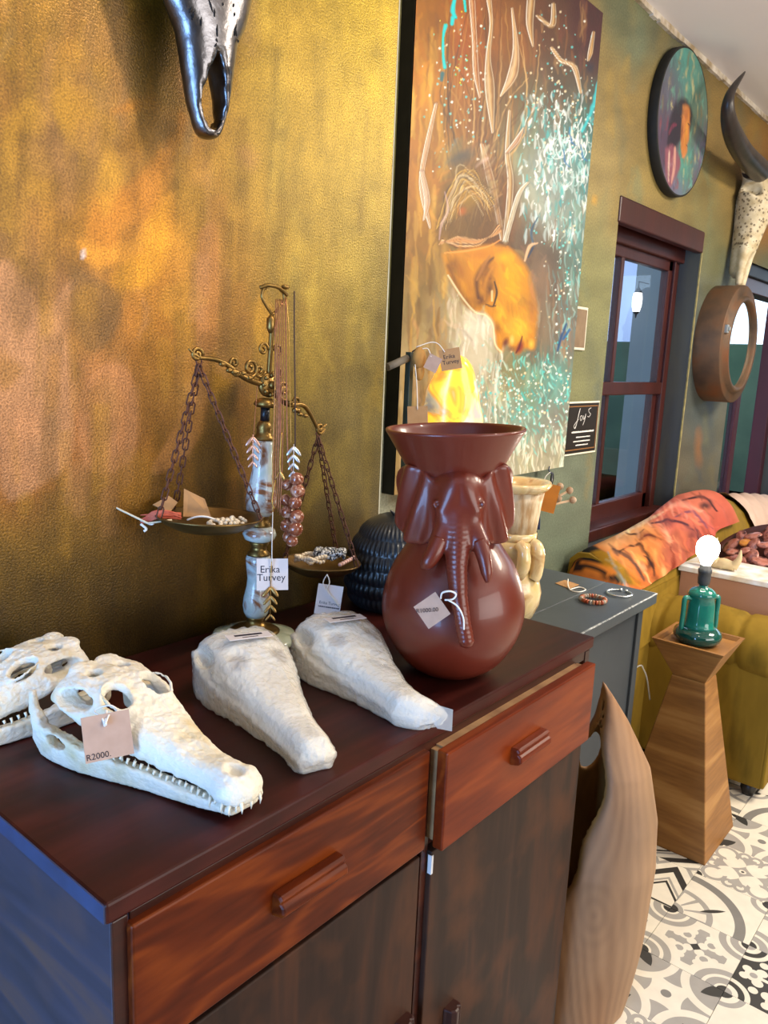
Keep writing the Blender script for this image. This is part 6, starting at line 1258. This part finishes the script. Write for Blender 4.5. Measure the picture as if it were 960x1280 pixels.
# --- glowing freeform onyx lamp
m = bpy.data.materials.new('glowing_onyx'); m.use_nodes = True; N, K = nodes_of(m); bs_ = N['Principled BSDF']; tc = N.new('ShaderNodeTexCoord')
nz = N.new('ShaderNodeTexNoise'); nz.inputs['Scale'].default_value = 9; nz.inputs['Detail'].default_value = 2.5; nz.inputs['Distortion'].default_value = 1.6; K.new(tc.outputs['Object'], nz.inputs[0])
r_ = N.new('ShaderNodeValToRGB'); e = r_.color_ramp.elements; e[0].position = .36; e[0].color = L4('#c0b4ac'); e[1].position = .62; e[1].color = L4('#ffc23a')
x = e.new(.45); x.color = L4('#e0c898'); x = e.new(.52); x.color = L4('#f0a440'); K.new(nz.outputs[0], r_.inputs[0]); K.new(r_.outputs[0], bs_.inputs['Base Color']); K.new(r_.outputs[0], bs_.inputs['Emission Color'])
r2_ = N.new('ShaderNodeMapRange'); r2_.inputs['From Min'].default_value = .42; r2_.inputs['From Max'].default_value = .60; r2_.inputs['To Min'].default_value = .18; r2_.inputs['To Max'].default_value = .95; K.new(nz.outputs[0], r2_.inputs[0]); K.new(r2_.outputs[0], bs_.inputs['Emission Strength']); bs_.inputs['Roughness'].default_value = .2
OLp = Vector((1.52, 1.06, TZ))
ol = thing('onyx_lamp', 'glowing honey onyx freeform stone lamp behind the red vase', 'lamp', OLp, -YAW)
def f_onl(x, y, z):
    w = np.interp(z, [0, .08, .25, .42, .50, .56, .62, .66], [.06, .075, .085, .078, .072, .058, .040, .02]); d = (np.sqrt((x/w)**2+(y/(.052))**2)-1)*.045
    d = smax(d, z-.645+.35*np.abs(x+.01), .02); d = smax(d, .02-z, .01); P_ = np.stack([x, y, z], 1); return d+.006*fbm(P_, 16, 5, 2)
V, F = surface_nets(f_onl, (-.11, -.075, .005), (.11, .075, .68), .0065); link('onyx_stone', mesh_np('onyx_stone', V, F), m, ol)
MB().lathe([(.075, 0), (.078, .006), (.072, .024), (.05, .028)], 32).build('lamp_base', m_blkrod, ol)
# --- jewellery stand: green post with wooden rod
m_green = mat('dark_green_post', '#26302a', '#36443a', 20, rough=.5); m_rod = mat('weathered_rod', '#7c7468', '#5c5448', 20, rough=.7)
jp = Vector((1.418, 1.115, TZ)); pT = onY(511, 440, 1.115)
js = thing('jewellery_stand', 'dark green upright jewellery stand with short wooden rod by the black canvas edge', 'stand', jp)
MB().box(-.024, .020, -.03, .03, 0, .012).build('base', m_green, js, bevel=.002)
MB().box(-.007, .007, -.007, .007, .012, pT.z-TZ).build('post', m_green, js, bevel=.001)
a_ = onY(484, 459, 1.117)-jp; c2_ = onY(509, 448, 1.113)-jp; MB().tube([a_, c2_], [.0085, .0085], 12).build('rod', m_rod, js)
dj = 1.80
m_suede = mat('honey_suede_pouch', '#b08444', '#8a6230', 20, rough=.8, bump=.4, bscale=60)
def hangcard(name, label, px, py, d, w, h, mt, roll, texts=(), strings=()): return card(name, label, atd(px, py, d), w, h, mt, math.radians(roll), 0, 0, texts, [([atd(*p) for p in s_], .0010) for s_ in strings])
hangcard('kraft_tag', 'plain dark kraft tag hanging from the green stand', 522, 519, 1.745, .045, .040, m_kraft, 4, (), [[(522, 512, 1.74), (521, 480, 1.74), (518, 446, 1.74)]])
hangcard('brand_tag', 'tilted kraft tag lettered Erika Turvey on the glowing onyx lamp', 563, 449, 1.735, .046, .046, m_kraft, 12, [('Erika', -.002, .006, .013, m_inkd), ('Turvey', 0, -.006, .013, m_inkd)], [[(556, 440, 1.73), (548, 430, 1.735), (538, 428, 1.74), (520, 434, 1.745)]])
hangcard('kraft_tag', 'small pale kraft tag hanging crooked beside the tilted lettered tag', 541, 454, 1.738, .030, .034, m_kraftp, -24, (), [[(539, 446, 1.735), (535, 436, 1.74), (528, 436, 1.742)]])
pp_ = thing('suede_pouch', 'honey suede pouch hanging from the top of the green stand', 'pouch', atd(524, 448, 1.75)); b = MB(); o_ = pp_.location
b.ball((0, 0, 0), .02, 14, 9, (1.0, .6, 1.25)); b.ball((.004, 0, -.03), .012, 12, 8, (1.2, .7, 1.6)); b.build('pouch_body', m_suede, pp_); MB().tube([atd(515, 440, 1.75)-o_, atd(524, 434, 1.75)-o_], .0016, 6).build('loop', m_brcord, pp_)
# --- hair sticks with round bead ends, orange tag, blue tassel hung beside the onyx vase
m_stick = mat('pale_wood_stick', '#c8a888', rough=.6); m_knob = mat('brown_wood_bead', '#8a6a4c', '#b4987c', 30, rough=.5)
st = thing('bead_sprig', 'sprig of thin sticks with round wooden beads behind the onyx vase', 'sprig', atd(672, 628, 2.05)); o_ = st.location
for (x0, y0, x1, y1) in ((684, 628, 712, 613), (686, 632, 716, 625), (680, 624, 700, 608), (682, 630, 698, 623)):
    b = MB(); b.tube([atd(676, 632, 2.02)-o_, atd(x0, y0, 2.02)-o_, atd(x1, y1, 2.02)-o_], .003, 7); b.build('stick', m_stick, st); MB().ball(atd(x1, y1, 2.02)-o_, .0095, 14, 9).build('bead', m_knob, st)
m_or = mat('orange_card', '#c07c2c', '#a86a28', 20, rough=.7); hangcard('orange_tag', 'round-cornered orange card tag hanging beside the onyx vase', 680, 621, 2.0, .068, .072, m_or, -10, (), [[(678, 608, 2.0), (682, 596, 2.0), (688, 590, 2.0)]])
m_navyt = mat('navy_thread', '#1c2748', '#28365c', 60, rough=.8)
tz = thing('navy_tassel', 'navy blue thread tassel hanging beside the onyx vase', 'tassel', atd(672, 640, 2.03)); o_ = tz.location; b = MB(); random.seed(41)
for i in range(16): x = random.uniform(-4, 4); b.tube(bez([atd(672+x*.3, 634, 2.03)-o_, atd(671+x, 648, 2.03)-o_, atd(670+x*1.2, 662, 2.03)-o_], 3), .0022, 5)
b.build('threads', m_navyt, tz); MB().tube(bez([atd(668, 660, 2.03)-o_, atd(661, 668, 2.03)-o_, atd(664, 680, 2.03)-o_, atd(671, 676, 2.03)-o_, atd(671, 660, 2.03)-o_], 5), .0012, 5).build('loop', m_brcord, tz)
kt = thing('dark_pendant', 'dark leaf-shaped pendant on a cord below the big painting corner', 'pendant', onY(690, 598, 1.15)); o_ = kt.location
MB().ball((0, 0, 0), .016, 12, 8, (.55, .3, 1.3)).build('drop', m_blkrod, kt); MB().tube(bez([onY(690, 592, 1.15)-o_, onY(686, 588, 1.155)-o_, onY(687, 583, 1.158)-o_], 5), .0018, 6).build('cord', m_navyt, kt)
# --- bracelets and tag lying on the grey table
m_bb = mat('brown_wood_beads', '#8a4a2c', '#c8a078', 60, rough=.4, contrast=.1); m_bangle = mat('silver_bangle', '#d8dcdc', rough=.25, metal=.9)
c_ = onZ(741, 752, TZ); br = thing('bead_bracelet', 'brown and grey wooden bead bracelet lying on the grey table', 'bracelet', (c_.x, c_.y, TZ)); mats_ = [m_bb, mat('grey_wood_beads', '#8c8478', '#b0a494', 60, rough=.5), mat('rust_wood_beads', '#a84c28', '#8a3c22', 60, rough=.4)]; bm_ = []
for mm in mats_: o = MB().lathe([(.0015, -.0035), (.0058, -.0028), (.0066, 0), (.0058, .0028), (.0015, .0035)], 12, Matrix.Rotation(math.pi/2, 4, 'X')).build('bead', mm); bm_.append(o.data); bpy.data.objects.remove(o)
for i in range(26):
    a = 2*math.pi*i/26; link('bead', bm_[[1, 0, 2, 0, 1][i % 5] if i < 13 else [0, 2, 0, 2, 1][i % 5]], None, br, (.032*math.cos(a), .032*math.sin(a), .0068), (0, 0, a))
c_ = onZ(774, 743, TZ); bg = thing('silver_bangle', 'open silver wire bangle lying near the grey table corner', 'bangle', (c_.x, c_.y, TZ))
MB().tube([(.034*math.cos(a), .034*math.sin(a), .004+.004*max(0, math.sin(a*2))*0) for a in np.linspace(.3, 6.1, 40)], .0028, 9).build('wire', m_bangle, bg); MB().ball((.034*math.cos(.3), .034*math.sin(.3), .005), .0048, 12, 8).build('end_knob', m_bangle, bg); MB().ball((.034*math.cos(6.1), .034*math.sin(6.1), .005), .0048, 12, 8).build('end_knob', m_bangle, bg)
q = [onZ(694, 729, TZ+.0012), onZ(712, 736, TZ+.0012), onZ(724, 731, TZ+.003), onZ(706, 725, TZ+.003)]; t = flat_card('kraft_tag', 'small kraft tag with white string lying on the grey table', q, m_kraft); o_ = Vector(q[0])
MB().tube(bez([onZ(710, 724, TZ+.012)-o_, onZ(710, 732, TZ+.005)-o_, onZ(714, 738, TZ+.002)-o_, onZ(724, 740, TZ+.002)-o_, onZ(732, 737, TZ+.002)-o_, onZ(724, 734, TZ+.003)-o_, onZ(712, 737, TZ+.003)-o_], 5), .0016, 6).build('string', m_string, t)
